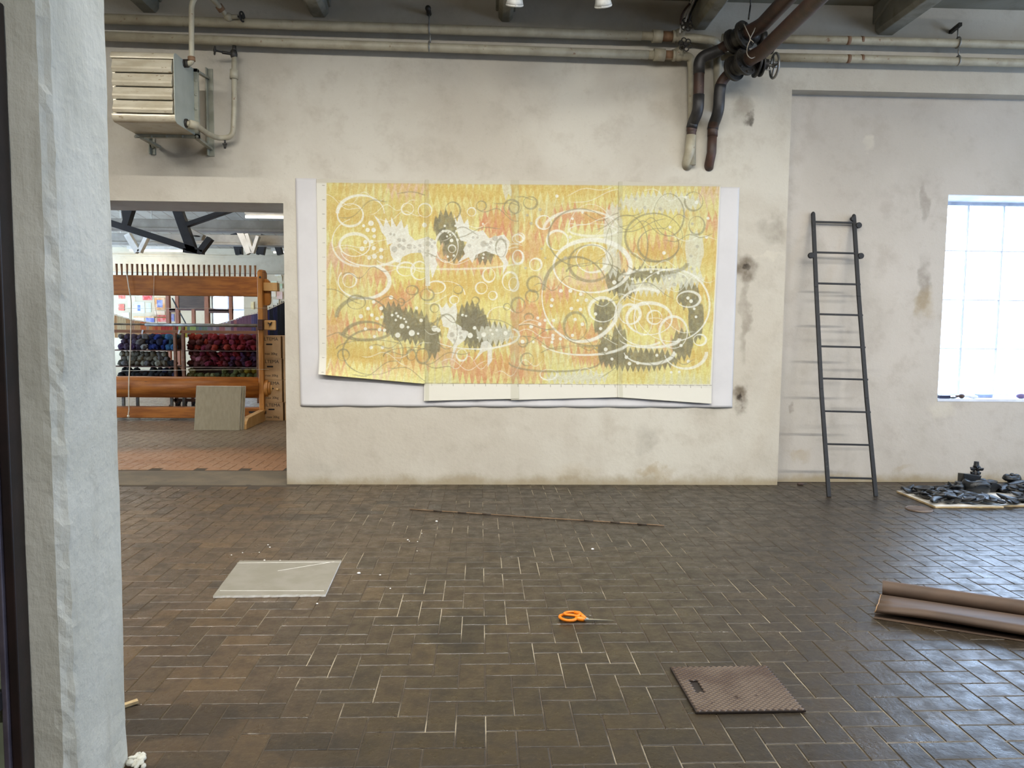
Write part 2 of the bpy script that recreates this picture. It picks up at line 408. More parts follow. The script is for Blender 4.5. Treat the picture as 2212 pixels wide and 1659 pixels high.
def mortar_mat():
    m, nt, bs = newmat('floor_mortar'); geo = nt.nodes.new('ShaderNodeNewGeometry'); pos = geo.outputs['Position']
    sep = nt.nodes.new('ShaderNodeSeparateXYZ'); nt.links.new(pos, sep.inputs[0])
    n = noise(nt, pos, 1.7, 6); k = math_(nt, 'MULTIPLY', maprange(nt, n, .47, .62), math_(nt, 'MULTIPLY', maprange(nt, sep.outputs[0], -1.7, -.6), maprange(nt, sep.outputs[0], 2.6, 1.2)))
    nt.links.new(mixc(nt, k, srgb((74,64,52)), srgb((160,150,130))), bs.inputs['Base Color']); bs.inputs['Roughness'].default_value = .9
    return m
M['mortar'] = mortar_mat()
M['slab'] = worn('concrete_threshold', (118,106,88), (100,90,76), .7, scale=3, c3=(70,64,56), bmp=.3)

# ------------------------------------------------------------------ setting: floor
def brick_floor():
    mb = MB(); w = .1115; j = .0022; hz = -.0034
    mb.add([(ROOM_X0-4,ROOM_Y0,hz),(ROOM_X1,ROOM_Y0,hz),(ROOM_X1,22,hz),(ROOM_X0-4,22,hz)], [(0,1,2,3)], 1)
    vs, fs, ms = [], [], []
    off = (.03, .05)
    def brick(x0, y0, x1, y1):
        x0 += j; y0 += j; x1 -= j; y1 -= j
        b = len(mb.v); c = .0028
        dz = [rnd.uniform(-.0012, .0004) for _ in range(4)]
        q = [(x0,y0),(x1,y0),(x1,y1),(x0,y1)]; qi = [(x0+c,y0+c),(x1-c,y0+c),(x1-c,y1-c),(x0+c,y1-c)]
        mb.v += [(a, b_, hz) for a, b_ in q] + [(a, b_, dz[i]-.0022) for i, (a, b_) in enumerate(q)] + [(a, b_, dz[i]) for i, (a, b_) in enumerate(qi)]
        mb.f.append((b+8, b+9, b+10, b+11))
        for i in range(4):
            k = (i+1) % 4; mb.f.append((b+4+i, b+4+k, b+8+k, b+8+i)); mb.f.append((b+i, b+k, b+4+k, b+4+i))
        mb.m += [0]*9; mb.sm += [False]*9
    nx0, nx1 = int(-9.5/w), int(7.9/w); ny0, ny1 = int(1.2/w), int(19.5/w)
    yt0, yt1 = F(500, 1050).y, W+.63
    xjl = P(620, 1000, W).x
    for iy in range(ny0, ny1):
        for ix in range(nx0, nx1):
            X, Y = ix*w+off[0], iy*w+off[1]
            if Y > W+.12 and X > xjl+2.2: continue
            if Y < W and X < -4.8: continue
            if Y < W*.92 and (X < -Y*.62-1.4 or X > Y*.72+1.6): continue
            if Y > W and (X > -Y*.20 or X < -Y*.62): continue
            m = (ix+iy) % 4
            if m == 0: a = (X, Y, X+2*w, Y+w)
            elif m == 2: a = (X, Y, X+w, Y+2*w)
            else: continue
            if X < xjl+.1 and a[3] > W-.02 and a[1] < yt1: continue
            brick(*a)
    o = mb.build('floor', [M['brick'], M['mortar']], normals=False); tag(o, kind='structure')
    t = MB(); t.box((-6.2, W-.03, -.006), (xjl-.002, yt1, .001)); tag(t.build('threshold_slab', M['slab']), kind='structure')
brick_floor()

# ------------------------------------------------------------------ setting: walls
DX1 = P(616, 750, W).x; DTOP = P(430, 436, W).z; DX0 = -5.2; TH = .63
NX0 = P(1695, 620, W).x; NTOP = P(1900, 198, W).z
WX0 = P(2037, 640, NICHE).x; WX1 = WX0+2.1; WZ0 = P(2100, 863, NICHE).z; WZ1 = P(2100, 421, NICHE).z
WIN_Y = NICHE*1.058
def grid_slab(x0, x1, z0, z1, y0, y1, m):
    m.box((x0,y0,z0),(x1,y1,z1))
def wall_back():
    m = MB(); yb = W+TH
    m.box((ROOM_X0-4, W, 0), (DX0, yb, CEIL+.3)); m.box((DX0, W, DTOP), (DX1, yb, CEIL+.3)); m.box((DX1, W, 0), (NX0, yb, CEIL+.3))
    m.box((NX0, W, NTOP), (ROOM_X1, yb, CEIL+.3))
    o = m.build('wall_back', M['wall']); tag(o, kind='structure')
    m = MB()
    m.box((NX0, NICHE, 0), (WX0, yb, NTOP)); m.box((WX0, NICHE, 0), (WX1, yb, WZ0)); m.box((WX0, NICHE, WZ1), (WX1, yb, NTOP)); m.box((WX1, NICHE, 0), (ROOM_X1, yb, NTOP))
    o = m.build('wall_recess', M['niche']); tag(o, kind='structure')
wall_back()
def simple_wall(name, mat, boxes):
    m = MB()
    for a, b in boxes: m.box(a, b)
    return tag(m.build(name, mat), kind='structure')
# right wall with three tall windows, wall behind the camera with windows, left wall
RW = [(-2.6, -1.0), (1.6, 3.6), (4.6, 6.2)]
bx = []; y = ROOM_Y0
for a, b in RW:
    bx.append(((ROOM_X1, y, 0), (ROOM_X1+.5, a, CEIL))); bx.append(((ROOM_X1, a, 0), (ROOM_X1+.5, b, .85))); bx.append(((ROOM_X1, a, 3.5), (ROOM_X1+.5, b, CEIL))); y = b
bx.append(((ROOM_X1, y, 0), (ROOM_X1+.5, W+TH, CEIL)))
simple_wall('wall_right', M['wall'], bx)
simple_wall('wall_left', M['wall'], [((ROOM_X0-.4, ROOM_Y0, 0), (ROOM_X0, W, CEIL))])
FW = []
bx = []; x = ROOM_X0
for a, b in FW:
    bx.append(((x, ROOM_Y0-.4, 0), (a, ROOM_Y0, CEIL))); bx.append(((a, ROOM_Y0-.4, 0), (b, ROOM_Y0, 1.0))); bx.append(((a, ROOM_Y0-.4, 3.4), (b, ROOM_Y0, CEIL))); x = b
bx.append(((x, ROOM_Y0-.4, 0), (ROOM_X1, ROOM_Y0, CEIL)))
simple_wall('wall_front', M['wall'], bx)
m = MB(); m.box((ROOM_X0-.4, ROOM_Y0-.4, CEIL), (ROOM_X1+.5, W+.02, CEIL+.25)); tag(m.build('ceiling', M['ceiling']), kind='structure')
# ribs of the ceiling
k = 0
for (xa, xb, yb_) in ((305,343,28), (672,708,38), (1078,1106,48), (1494,1528,65), (1890,1932,76)):
    a, b = P(xa, yb_, W), P(xb, yb_, W); zb = a.z; c = .035; w0, w1 = a.x, b.x
    prof = [Vector((w0-.012,0,CEIL+.01)), Vector((w0-.006,0,zb+c)), Vector((w0+c*.7,0,zb)), Vector((w1-c*.7,0,zb)), Vector((w1+.006,0,zb+c)), Vector((w1+.012,0,CEIL+.01))]
    pts = [Vector((0, W-.005-t*(W-ROOM_Y0)/24, 0)) for t in range(25)]
    m = MB(); m.prism(prof, pts)
    m.hexa([(w0-.03,W-.005,zb+.09),(w1+.03,W-.005,zb+.09),(w1+.03,W-.4,CEIL-.02),(w0-.03,W-.4,CEIL-.02)], [(w0-.03,W-.005,CEIL+.01),(w1+.03,W-.005,CEIL+.01),(w1+.03,W-.41,CEIL+.01),(w0-.03,W-.41,CEIL+.01)])
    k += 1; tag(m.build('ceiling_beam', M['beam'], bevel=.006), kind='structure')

# windows -----------------------------------------------------------
def window(name, x0, x1, z0, z1, y, nx, nz, axis=0, bar=.018, frame=.035, cat_axis=0):
    root = thing(name, None, None, ((x0+x1)/2, y, z0) if axis == 0 else (y, (x0+x1)/2, z0), kind='structure')
    def bxx(mb, u0, u1, v0, v1, d):
        if axis == 0: mb.box((u0, y-d, v0), (u1, y+d, v1))
        else: mb.box((y-d, u0, v0), (y+d, u1, v1))
    f = MB()
    bxx(f, x0, x1, z0, z0+frame, .025); bxx(f, x0, x1, z1-frame, z1, .025); bxx(f, x0, x0+frame*.6, z0, z1, .025); bxx(f, x1-frame*.6, x1, z0, z1, .025)
    f.build('window_frame', M['window_bar'], root)
    b = MB()
    for i in range(1, nx): u = x0+(x1-x0)*i/nx; bxx(b, u-bar/2, u+bar/2, z0, z1, .014)
    for i in range(1, nz): v = z0+(z1-z0)*i/nz; bxx(b, x0, x1, v-bar/2, v+bar/2, .012)
    b.build('glazing_bars', M['window_bar'], root)
    g = MB(); bxx(g, x0, x1, z0, z1, .002); g.build('window_pane', M['glass'], root)
    return root
# seen window: bar positions taken from its own panes
def seen_window():
    y = WIN_Y; root = thing('window_1', None, None, ((WX0+WX1)/2, y, WZ0), kind='structure')
    zt = WZ1-.0; zb = WZ0
    f = MB(); f.box((WX0,y-.02,zb),(WX1,y+.03,zb+.02)); f.box((WX0,y-.02,zt-.035),(WX1,y+.03,zt)); f.box((WX0,y-.02,zb),(WX0+.015,y+.03,zt)); f.box((WX1-.02,y-.02,zb),(WX1,y+.03,zt))
    f.build('window_frame', M['window_bar'], root)
    b = MB(); x1 = P(2091,470,y).x; dx = P(2168,470,y).x-x1
    x = x1
    while x < WX1-.05: b.box((x-.0045,y-.012,zb),(x+.0045,y+.012,zt)); x += dx
    for py in (542, 648, 753): z = P(2075,py,y).z; b.box((WX0,y-.01,z-.005),(WX1,y+.01,z+.005))
    b.build('glazing_bars', M['window_bar'], root)
    g = MB(); g.box((WX0,y-.002,zb),(WX1,y+.002,zt)); g.build('window_pane', M['glass'], root)
    s = MB(); s.box((WX0-.0,NICHE-.004,WZ0-.02),(WX1,WIN_Y+.02,WZ0+.004)); s.build('window_sill', M['sill_paint'], root)
    l = MB(); l.box((WX0,NICHE+.003,WZ1-.006),(WX1,WIN_Y+.02,WZ1+.02)); l.build('reveal_lining', M['sill_paint'], root)
seen_window()
n = 2
for a, b in RW: window('window_%d' % n, a, b, .85, 3.5, ROOM_X1+.35, 4, 5, axis=1); n += 1
for a, b in FW: window('window_%d' % n, a, b, 1.0, 3.4, ROOM_Y0-.25, 4, 5, axis=0); n += 1
# daylight portals in the window openings
area_light('daylight_portal', ((WX0+WX1)/2, WIN_Y+.05, (WZ0+WZ1)/2), (-PI/2, 0, 0), WX1-WX0, WZ1-WZ0, 1, (1,1,1), True)
for a, b in RW: area_light('daylight_portal', (ROOM_X1+.42, (a+b)/2, 2.175), (0, PI/2, 0), 2.65, b-a, 1, (1,1,1), True)
for a, b in FW: area_light('daylight_portal', ((a+b)/2, ROOM_Y0-.3, 2.2), (PI/2, 0, 0), b-a, 2.4, 1, (1,1,1), True)

# pillar ------------------------------------------------------------
def pillar():
    far = F(275, 1646); xr = far.x; yf = far.y
    dv = 2.607; yc = yf*762/867.0; c = .028; yn = yc-c
    xl = P(44, 1659, yn).x
    # outline (x,y) from far right going to camera side
    ring = [(xr, yf+.0)]
    for i in range(1, 14): ring.append((xr, yf+(yc-yf)*i/14))
    ring.append((xr, yc)); ring.append((xr-c*.5, yc-c*.5)); ring.append((xr-c, yn))
    for i in range(1, 6): ring.append((xr-c+(xl-xr+c)*i/6, yn))
    ring.append((xl, yn)); ring.append((xl, yf))
    H = CEIL; nz = 170; mb = MB(); R_ = len(ring)
    vs = []
    for k in range(nz+1):
        z = H*k/nz
        for i, (x, y) in enumerate(ring):
            nn = mnoise.noise(Vector((x*1.5, y*4, z*1.2)))*.008 + mnoise.noise(Vector((x*9, y*9+4, z*6)))*.0028 + mnoise.noise(Vector((3, y*30, z*24)))*.001
            edge = i in (14, 15, 16)
            if edge: nn += (mnoise.noise(Vector((9, 2+i, z*14)))-.1)*.007
            if z < .25: nn += .012*(1-z/.25)*abs(mnoise.noise(Vector((x*8, y*8, z*9)))+.3)
            dx = nn if i <= 15 else 0; dy = -nn if i >= 15 else 0
            vs.append((x+dx, y+(dy if i < R_-1 else 0), z))
    fs = [(k*R_+i, k*R_+(i+1)%R_, (k+1)*R_+(i+1)%R_, (k+1)*R_+i) for k in range(nz) for i in range(R_)]
    mb.add(vs, fs, 0, False)
    o = mb.build('pillar', M['pillar']); tag(o, kind='structure')
    # door standing against the left of the pillar
    y0 = yn-.06
    d = thing('door_1', None, None, (xl-.3, y0, 0), kind='structure')
    a = P(44, 1659, y0).x; b = P(27, 1659, y0).x; e = P(15, 1659, y0).x
    f = MB(); f.box((b, y0, 0), (a+.006, y0+.06, 2.35)); f.build('door_frame', M['maroon'], d, bevel=.004)
    f = MB(); f.box((e, y0-.012, 0), (b, y0+.04, 2.3)); f.build('steel_edge', M['violet_edge'], d, bevel=.003)
    f = MB(); f.box((e-.8, y0+.005, 0), (e-.008, y0+.045, 2.3)); f.build('door_leaf', M['green_door'], d, bevel=.003)
    lz = P(5, 1522, y0-.03).z
    f = MB(); f.box((e-.06, y0-.05, lz-.025), (e+.003, y0+.004, lz+.03)); f.ball((e-.02, y0-.055, lz), .014); f.build('latch', M['black_steel'], d, bevel=.004)
pillar()

# ------------------------------------------------------------------ lamps
def spot_lamp(loc, aim, label, power, cone=2.0, blend=.5, group='ceiling spotlights', col=(1,.90,.77)):
    loc = Vector(loc); d = (Vector(aim)-loc).normalized()
    root = thing('spotlight', label, 'lamp', (loc.x, loc.y, CEIL), group)
    m = MB(); m.cyl((loc.x, loc.y, CEIL-.0), (loc.x, loc.y, CEIL-.02), .05, 20); m.cyl((loc.x, loc.y, CEIL-.02), (loc.x, loc.y, loc.z+.06), .009, 10); m.build('mount', M['plastic_white'], root)
    b = loc - d*.14; m = MB()
    m.tube([b, b+d*.01, b+d*.05, b+d*.13, b+d*.15], [.022, .036, .044, .058, .064], 28)
    m.build('lamp_head', M['plastic_white'], root)
    m = MB(); m.torus(loc+d*.016, d, .058, .008, 32, 8); m.build('rim', M['plastic_white'], root)
    m = MB(); m.cyl(loc+d*.005, loc+d*.022, .052, 24); m.build('lens', M['lens'], root)
    side = d.cross(Vector((0,0,1))).normalized(); dn = side.cross(d)
    if dn.z > 0: dn = -dn
    m = MB(); m.cyl(loc+dn*.06+d*.01, loc+dn*.095+d*.01, .004, 8); m.build('tilt_pin', M['plastic_white'], root)
    l = bpy.data.lights.new('spot_beam', 'SPOT'); l.energy = power; l.spot_size = cone; l.spot_blend = blend; l.color = col; l.shadow_soft_size = .05
    o = bpy.data.objects.new('spot_beam', l); COL.objects.link(o); o.location = loc+d*.04; o.rotation_euler = d.to_track_quat('-Z', 'Y').to_euler()
    return root
ya = 6.0
pa = P(1112, -1, ya-.2); pb = P(1303, 3, ya-.2)
spot_lamp(pa+Vector((0,0,-.02)), (pa.x-.1, W, 1.6), 'white spotlight at the top edge, in front of the ceiling beam above the drawing', 4)
spot_lamp(pb+Vector((0,0,-.015)), (pb.x+.4, W, 1.6), 'white tilted spotlight at the top edge, right of the other one', 4)
ROWB, ROWA = 1.0, 4.1
def strip_lamp(x, y, z, ln, tilt, power, label):
    """reflector batten hanging on two rods, tipped towards the long wall"""
    root = thing('batten_lamp', label, 'lamp', (x, y, CEIL), 'batten lamps over the floor')
    nrm = Vector((0, math.sin(tilt), -math.cos(tilt))); up = -nrm; sd = Vector((0, nrm.z, -nrm.y))
    c = Vector((x, y, z)); m = MB()
    prof = [sd*-.09+nrm*.03, sd*-.05+up*.03, sd*.05+up*.03, sd*.09+nrm*.03, sd*.085+nrm*.03, sd*.045+up*.022, sd*-.045+up*.022, sd*-.085+nrm*.03]
    m.prism(prof, [c-Vector((ln/2,0,0)), c+Vector((ln/2,0,0))]); m.build('reflector', M['white_paint'], root)
    m = MB()
    for k in (-1, 1): m.cyl((x+k*ln*.35, y, z+.02), (x+k*ln*.35, y, CEIL), .006, 8)
    m.build_split('rod', M['steel_grey'], root)
    m = MB(); m.cyl(c-Vector((ln/2-.03,0,0)), c+Vector((ln/2-.03,0,0)), .013, 10); m.build('tube', M['tube_dim'], root)
    l = area_light('batten_light', c+nrm*.018, (0,0,0), ln-.06, .04, power, LAMPCOL); l.rotation_euler = (tilt, 0, 0); l.data.spread = 2.35
    l.parent = root; l.matrix_parent_inverse = Matrix.Translation(-Vector(root.location))
LAMPCOL = (1, .968, .90)
for (x, y, tilt, pw, lab) in ((-4.4,2.9,.5,62,'batten lamp left of the pillar'), (-2.4,2.9,.5,62,'batten lamp just behind the pillar'), (-.3,2.9,.5,58,'batten lamp in the middle row, above the plasterboard'), (1.8,2.9,.5,52,'batten lamp in the middle row, above the scissors'),
        (-1.2,4.3,.42,14,'batten lamp of the row nearest the drawing, left one'), (1.3,4.3,.42,16,'batten lamp of the row nearest the drawing, middle one'), (3.8,4.3,.42,20,'batten lamp of the row nearest the drawing, right one'),
        (2.6,1.0,.65,52,'batten lamp of the rear row, left one'), (4.7,1.0,.65,62,'batten lamp of the rear row, middle one'), (6.6,1.0,.65,62,'batten lamp of the rear row, right one')):
    strip_lamp(x, y, 4.2, 1.5, tilt, pw*1.18, lab)
strip_lamp(-.9, -2.2, 4.2, 1.5, .55, 85, 'unseen batten lamp added behind the camera to fill the pillar')  # added unseen fill lamp, lifts the pillar's dim near face

# ------------------------------------------------------------------ wall pipes
def pipe_line(name, label, mats, pts_px, Y, r, extra=None, group=None):
    pts = [P(x, y, Y) for x, y in pts_px]; return pts
YP = W-.13
def wall_pipes():
    up = [(200,39.5),(640,54),(1030,66),(1385,77)]; lo = [(200,77),(640,93.5),(1030,106),(1400,118.5)]
    rU, rL = .041, .038
    # upper pipe with elbow into the wall-side riser
    e = thing('heating_pipe', 'upper grey-beige wall pipe above the drawing, left of the dark pipes', 'pipe', P(800,60,YP))
    p = [P(x,y,YP) for x,y in up]; m = MB(); m.tube(p, rU, 20); m.build('pipe', M['pipe_paint'], e)
    m = MB(); m.tube(fillet([P(1385,77,YP), P(1500,82,YP), P(1546,88,YP), P(1549,100,W-.05), P(1552,240,W-.04)], .14), .037, 18); m.build('elbow_section', M['pipe_paint'], e)
    m = MB(); m.cyl(P(1409,78,YP), P(1430,78.5,YP), .055, 20); m.cyl(P(1452,79,YP), P(1458,79,YP), .052, 20); m.build_split('coupling', M['pipe_paint'], e)
    m = MB(); m.cyl(P(1430,78.5,YP), P(1452,79,YP), .0425, 20); m.build('bare_section', M['pipe_rust'], e)
    m = MB(); c = P(1468,76,YP); m.ball(c, (.055,.05,.058)); m.cyl(c, P(1476,62,YP-.05), .03, 14); m.build('valve_body', M['pipe_paint'], e)
    m = MB(); wv = P(1483,53,YP-.14); m.cyl(P(1476,62,YP-.05), wv, .012, 10); m.petals(wv, (0.1,-1,.2), .062); m.build('handwheel', M['iron_dark'], e)
    e = thing('heating_pipe', 'lower grey-beige wall pipe above the drawing, left of the dark pipes', 'pipe', P(800,100,YP))
    p = [P(x,y,YP) for x,y in lo]; m = MB(); m.tube(p, rL, 20); m.build('pipe', M['pipe_paint'], e)
    m = MB(); m.tube(fillet([P(1400,118.5,YP), P(1478,121,YP), P(1492,124,YP+.03), P(1495,150,W-.05), P(1494,357,W-.04)], .12), .037, 18); m.build('elbow_section', M['pipe_paint'], e)
    m = MB(); m.cyl(P(1412,118,YP), P(1436,119,YP), .052, 20); m.cyl(P(1452,120,YP), P(1458,120,YP), .05, 20); m.build_split('coupling', M['pipe_paint'], e)
    m = MB(); m.cyl(P(1436,119,YP), P(1452,119.5,YP), .0395, 20); m.build('bare_section', M['pipe_rust'], e)
    m = MB(); c = P(1466,117,YP); m.ball(c, (.06,.05,.06)); m.cyl(c, P(1472,104,YP-.05), .032, 14); m.build('valve_body', M['pipe_paint'], e)
    m = MB(); wv = P(1480,96,YP-.14); m.cyl(P(1472,104,YP-.05), wv, .012, 10); m.petals(wv, (0.05,-1,.1), .062); m.build('handwheel', M['iron_dark'], e)
    for lab, ys, r in (('upper beige wall pipe above the ladder', (82.5,98.5), .036), ('lower beige wall pipe above the ladder', (122,137.5), .036)):
        e = thing('heating_pipe', lab, 'pipe', P(2000, ys[1], YP))
        m = MB(); m.tube([P(1560,ys[0]-.5,YP), P(1860,ys[0]+5.5,YP), P(2260,ys[1],YP), Vector((ROOM_X1, YP, P(2260,ys[1],YP).z))], r, 20); m.build('pipe', M['pipe_paint'], e)
        m = MB()
        for xx in (1828, 1858): m.cyl(P(xx,ys[0]+4.9,YP), P(xx+ (8 if xx<1850 else 6),ys[0]+5.1,YP), r+.001, 20)
        m.build_split('scraped_band', M['pipe_rust'], e)
    # hangers
    for (x, yt, y1, y2, lab) in ((927, 30, 62, 101, 'steel pipe hanger with a black wall hook, above the drawing'), (2069, 58, 92, 131, 'rusty pipe hanger on a slanted wall bracket, above the window side')):
        e = thing('pipe_hanger', lab, 'bracket', P(x, yt, W))
        m = MB()
        q = P(x, yt, W)
        if x < 1500: m.cyl(q, q+Vector((0,-.15,-.01)), .022, 12); m.ball(q+Vector((0,-.15,-.012)), .026)
        else: m.bar(P(2053,70,W), P(2075,52,W-.16), .03, .03)
        m.build('wall_hook', M['iron_dark'], e)
        m = MB(); m.cyl(P(x,yt+2,YP), P(x,y1-8,YP), .006, 8); m.cyl(P(x+2,y1+8,YP), P(x+2,y2-8,YP), .007, 8); m.build_split('rod', M['steel_grey'], e)
        for yy, r in ((y1, rU+.004), (y2, rL+.003)):
            m = MB(); m.torus(P(x,yy,YP), (1,0,0), r, .007, 24, 8); m.build('clamp_ring', M['steel_grey'], e)
wall_pipes()

def dark_pipes():
    # left riser: comes up from the wall, bends out, flanged gate valve, then runs along the ceiling to the camera side
    yw = W-.06; y1 = W-.18
    e = thing('steam_pipe', 'left dark brown steam pipe bending down the wall beside the drawing', 'pipe', P(1490,359,W))
    m = MB(); m.tube([P(1484,360,W+.01), P(1484,352,W-.03), P(1490,325,yw), P(1493,292,yw)], [.045]*4, 20); m.build('painted_foot', M['pipe_paint'], e)
    m = MB(); m.tube(fillet([P(1493,302,yw), P(1494,280,yw), P(1496,268,yw), P(1508,238,y1), P(1510,160,y1), P(1511,150,y1)], .16, 8), [.040]*1+[.042]*(2+0)+[.046]*(len(fillet([P(1493,302,yw), P(1494,280,yw), P(1496,268,yw), P(1508,238,y1), P(1510,160,y1), P(1511,150,y1)], .16, 8))-3), 22); m.build('riser', M['pipe_brown'], e)
    m = MB(); m.tube(fillet([P(1509.5,205,y1), P(1508,240,y1-.0), P(1497,264,yw-.01), P(1494,277,yw-.005)], .1, 8), .0495, 22); m.build('lower_wrap', M['pipe_black'], e)
    yf1 = y1-.16
    m = MB(); m.tube(fillet([P(1510,160,y1), P(1510,125,y1), P(1545,112,y1-.06), P(1562,105,y1-.10)], .2, 10), .0495, 22); m.build('upper_wrap', M['pipe_black'], e)
    f1 = P(1579,92,yf1); run0 = P(1628,68,yf1-.18)
    m = MB(); m.tube([P(1555,107.5,y1-.085), f1], .047, 22); m.build('collar_pipe', M['pipe_brown'], e)
    dirr = Vector((.0,-1,0))
    ax = Vector((.55,-.8,.18)).normalized()
    m = MB(); a = f1
    m.cyl(a, a+ax*.028, .105, 28); m.cyl(a+ax*.028, a+ax*.06, .075, 24); m.cyl(a+ax*.06, a+ax*.12, .088, 24); m.cyl(a+ax*.125, a+ax*.155, .118, 28); m.cyl(a+ax*.155, a+ax*.175, .06, 24)
    for i in range(8):
        t = 2*PI*i/8; s1 = ax.orthogonal().normalized(); s2 = ax.cross(s1); c = a+(s1*math.cos(t)+s2*math.sin(t))*.094; m.cyl(c+ax*.12, c+ax*.17, .010, 6)
    m.build('flanged_valve', M['iron_dark'], e, bevel=.003)
    b = a+ax*.16
    m = MB(); m.tube(fillet([b, b+ax*.06, Vector((b.x+.07, b.y-.16, b.z+.01)), Vector((b.x+.07, ROOM_Y0, b.z+.01))], .1), .060, 22); m.build('ceiling_run', M['pipe_brown'], e)
    m = MB(); c = P(1640,82,b.y+.06); m.cyl(b, c, .05, 18); m.cyl(c, P(1652,84,b.y+.06), .06, 18); m.build('valve_bonnet', M['iron_dark'], e)
    m = MB(); c = P(1668,92,b.y+.06); m.cyl(P(1650,84,b.y+.06), c, .012, 10); m.wheel(c, (1,0,0), .085, .009, 3); m.build('handwheel', M['iron_dark'], e)

    e = thing('steam_pipe', 'right dark brown steam pipe with a spoked handwheel, bending down the wall', 'pipe', P(1533,359,W))
    y2 = W-.20
    m = MB(); m.tube([P(1531,362,W+.01), P(1532,354,W-.03), P(1537,330,yw), P(1539,285,yw)], .042, 20); m.build('painted_foot', M['pipe_brown'], e)
    m = MB(); m.tube(fillet([P(1539,295,yw), P(1540,272,yw), P(1553,240,y2), P(1554,190,y2), P(1562,172,y2-.02), P(1576,158,y2-.06)], .16, 8), .046, 22); m.build('riser', M['pipe_brown'], e)
    m = MB(); m.tube(fillet([P(1539.5,280,yw), P(1541,270,yw), P(1552.5,240,y2), P(1554,200,y2), P(1557,183,y2-.01)], .14, 8), .0495, 22); m.build('wrap', M['pipe_black'], e)
    f2 = P(1583,150,y2-.10); ax = Vector((.42,-.88,.16)).normalized()
    m = MB(); a = f2
    m.cyl(P(1572,161,y2-.05), a, .047, 20)
    m.cyl(a, a+ax*.028, .108, 28); m.cyl(a+ax*.028, a+ax*.07, .078, 24); m.ball(a+ax*.10, (.085,.085,.085)); m.cyl(a+ax*.135, a+ax*.165, .118, 28); m.cyl(a+ax*.165, a+ax*.19, .062, 24)
    for i in range(8):
        t = 2*PI*i/8; s1 = ax.orthogonal().normalized(); s2 = ax.cross(s1); c = a+(s1*math.cos(t)+s2*math.sin(t))*.096; m.cyl(c+ax*.13, c+ax*.178, .010, 6)
    m.build('flanged_valve', M['iron_dark'], e, bevel=.003)
    b = a+ax*.17
    m = MB(); m.tube(fillet([b, b+ax*.06, Vector((b.x+.06, b.y-.17, b.z+.01)), Vector((b.x+.06, ROOM_Y0, b.z+.01))], .1), .060, 22); m.build('ceiling_run', M['pipe_brown'], e)
    yb = a.y-.06
    m = MB(); m.cyl(a+ax*.1, P(1640,138,yb), .05, 18); m.cyl(P(1634,137,yb), P(1639,138,yb), .115, 26); m.cyl(P(1642,138,yb), P(1646,138,yb), .105, 26); m.cyl(P(1646,138,yb), P(1658,140,yb), .045, 16)
    m.build('valve_bonnet', M['iron_dark'], e, bevel=.002)
    m = MB(); c = P(1673,142,yb); m.cyl(P(1655,140,yb), c, .013, 10); m.bar(P(1652,131,yb), P(1664,131,yb), .012, .012); m.bar(P(1652,150,yb), P(1664,150,yb), .012, .012); m.wheel(c, (1,0,0), .1, .011, 3); m.build('handwheel', M['steel_grey'], e)
    # string tied between the two pipes
    s = MB(); c1 = P(1612,60,yb-.2); 
    s.tube(fillet([P(1607,52,yb-.25), P(1616,72,yb-.28), P(1622,84,yb-.28), P(1614,100,yb-.28), P(1613,118,yb-.28), P(1622,127,yb-.28), P(1634,122,yb-.25)], .06), .004, 8)
    s.tube([P(1634,55,yb-.28), P(1628,68,yb-.28), P(1620,84,yb-.28), P(1628,92,yb-.28)], .004, 8)
    tag(s.build('tie_string', M['string']), 'pale string knotted around the two dark ceiling pipes', 'string')
    s = MB(); s.cyl(P(1621,-30,yb-.2), P(1621,12,yb-.2), .005, 8); s.cyl(P(1621,12,yb-.2), P(1617,42,yb-.2), .007, 8); tag(s.build('hanger_wire', M['iron_dark']), 'thin dark wire hanging from the ceiling to the upper dark valve', 'wire')
dark_pipes()
def cables():
    y = W-.25
    for i, (m_, lab, pts) in enumerate(((M['cable_white'], 'white cable coming down beside the ceiling beam, leftmost of the bundle', [(1500,-12),(1488,14),(1478,36),(1472,56),(1468,72)]),
        (M['cable_white'], 'white cable in the middle of the bundle beside the ceiling beam', [(1506,-12),(1494,12),(1484,34),(1480,50),(1474,66)]),
        (M['cable_black'], 'black cable hanging on the right of the white cables', [(1512,-12),(1501,8),(1492,30),(1487,48),(1482,60)]),
        (M['pipe_brown'], 'thin dark red cable left of the white cables at the beam', [(1490,8),(1478,22),(1471,38),(1470,52)]))):
        s = MB(); s.tube(fillet([P(a, b, y-.01*i) for a, b in pts], .05), .0095, 10); tag(s.build('cable', m_), lab, 'cable')
cables()

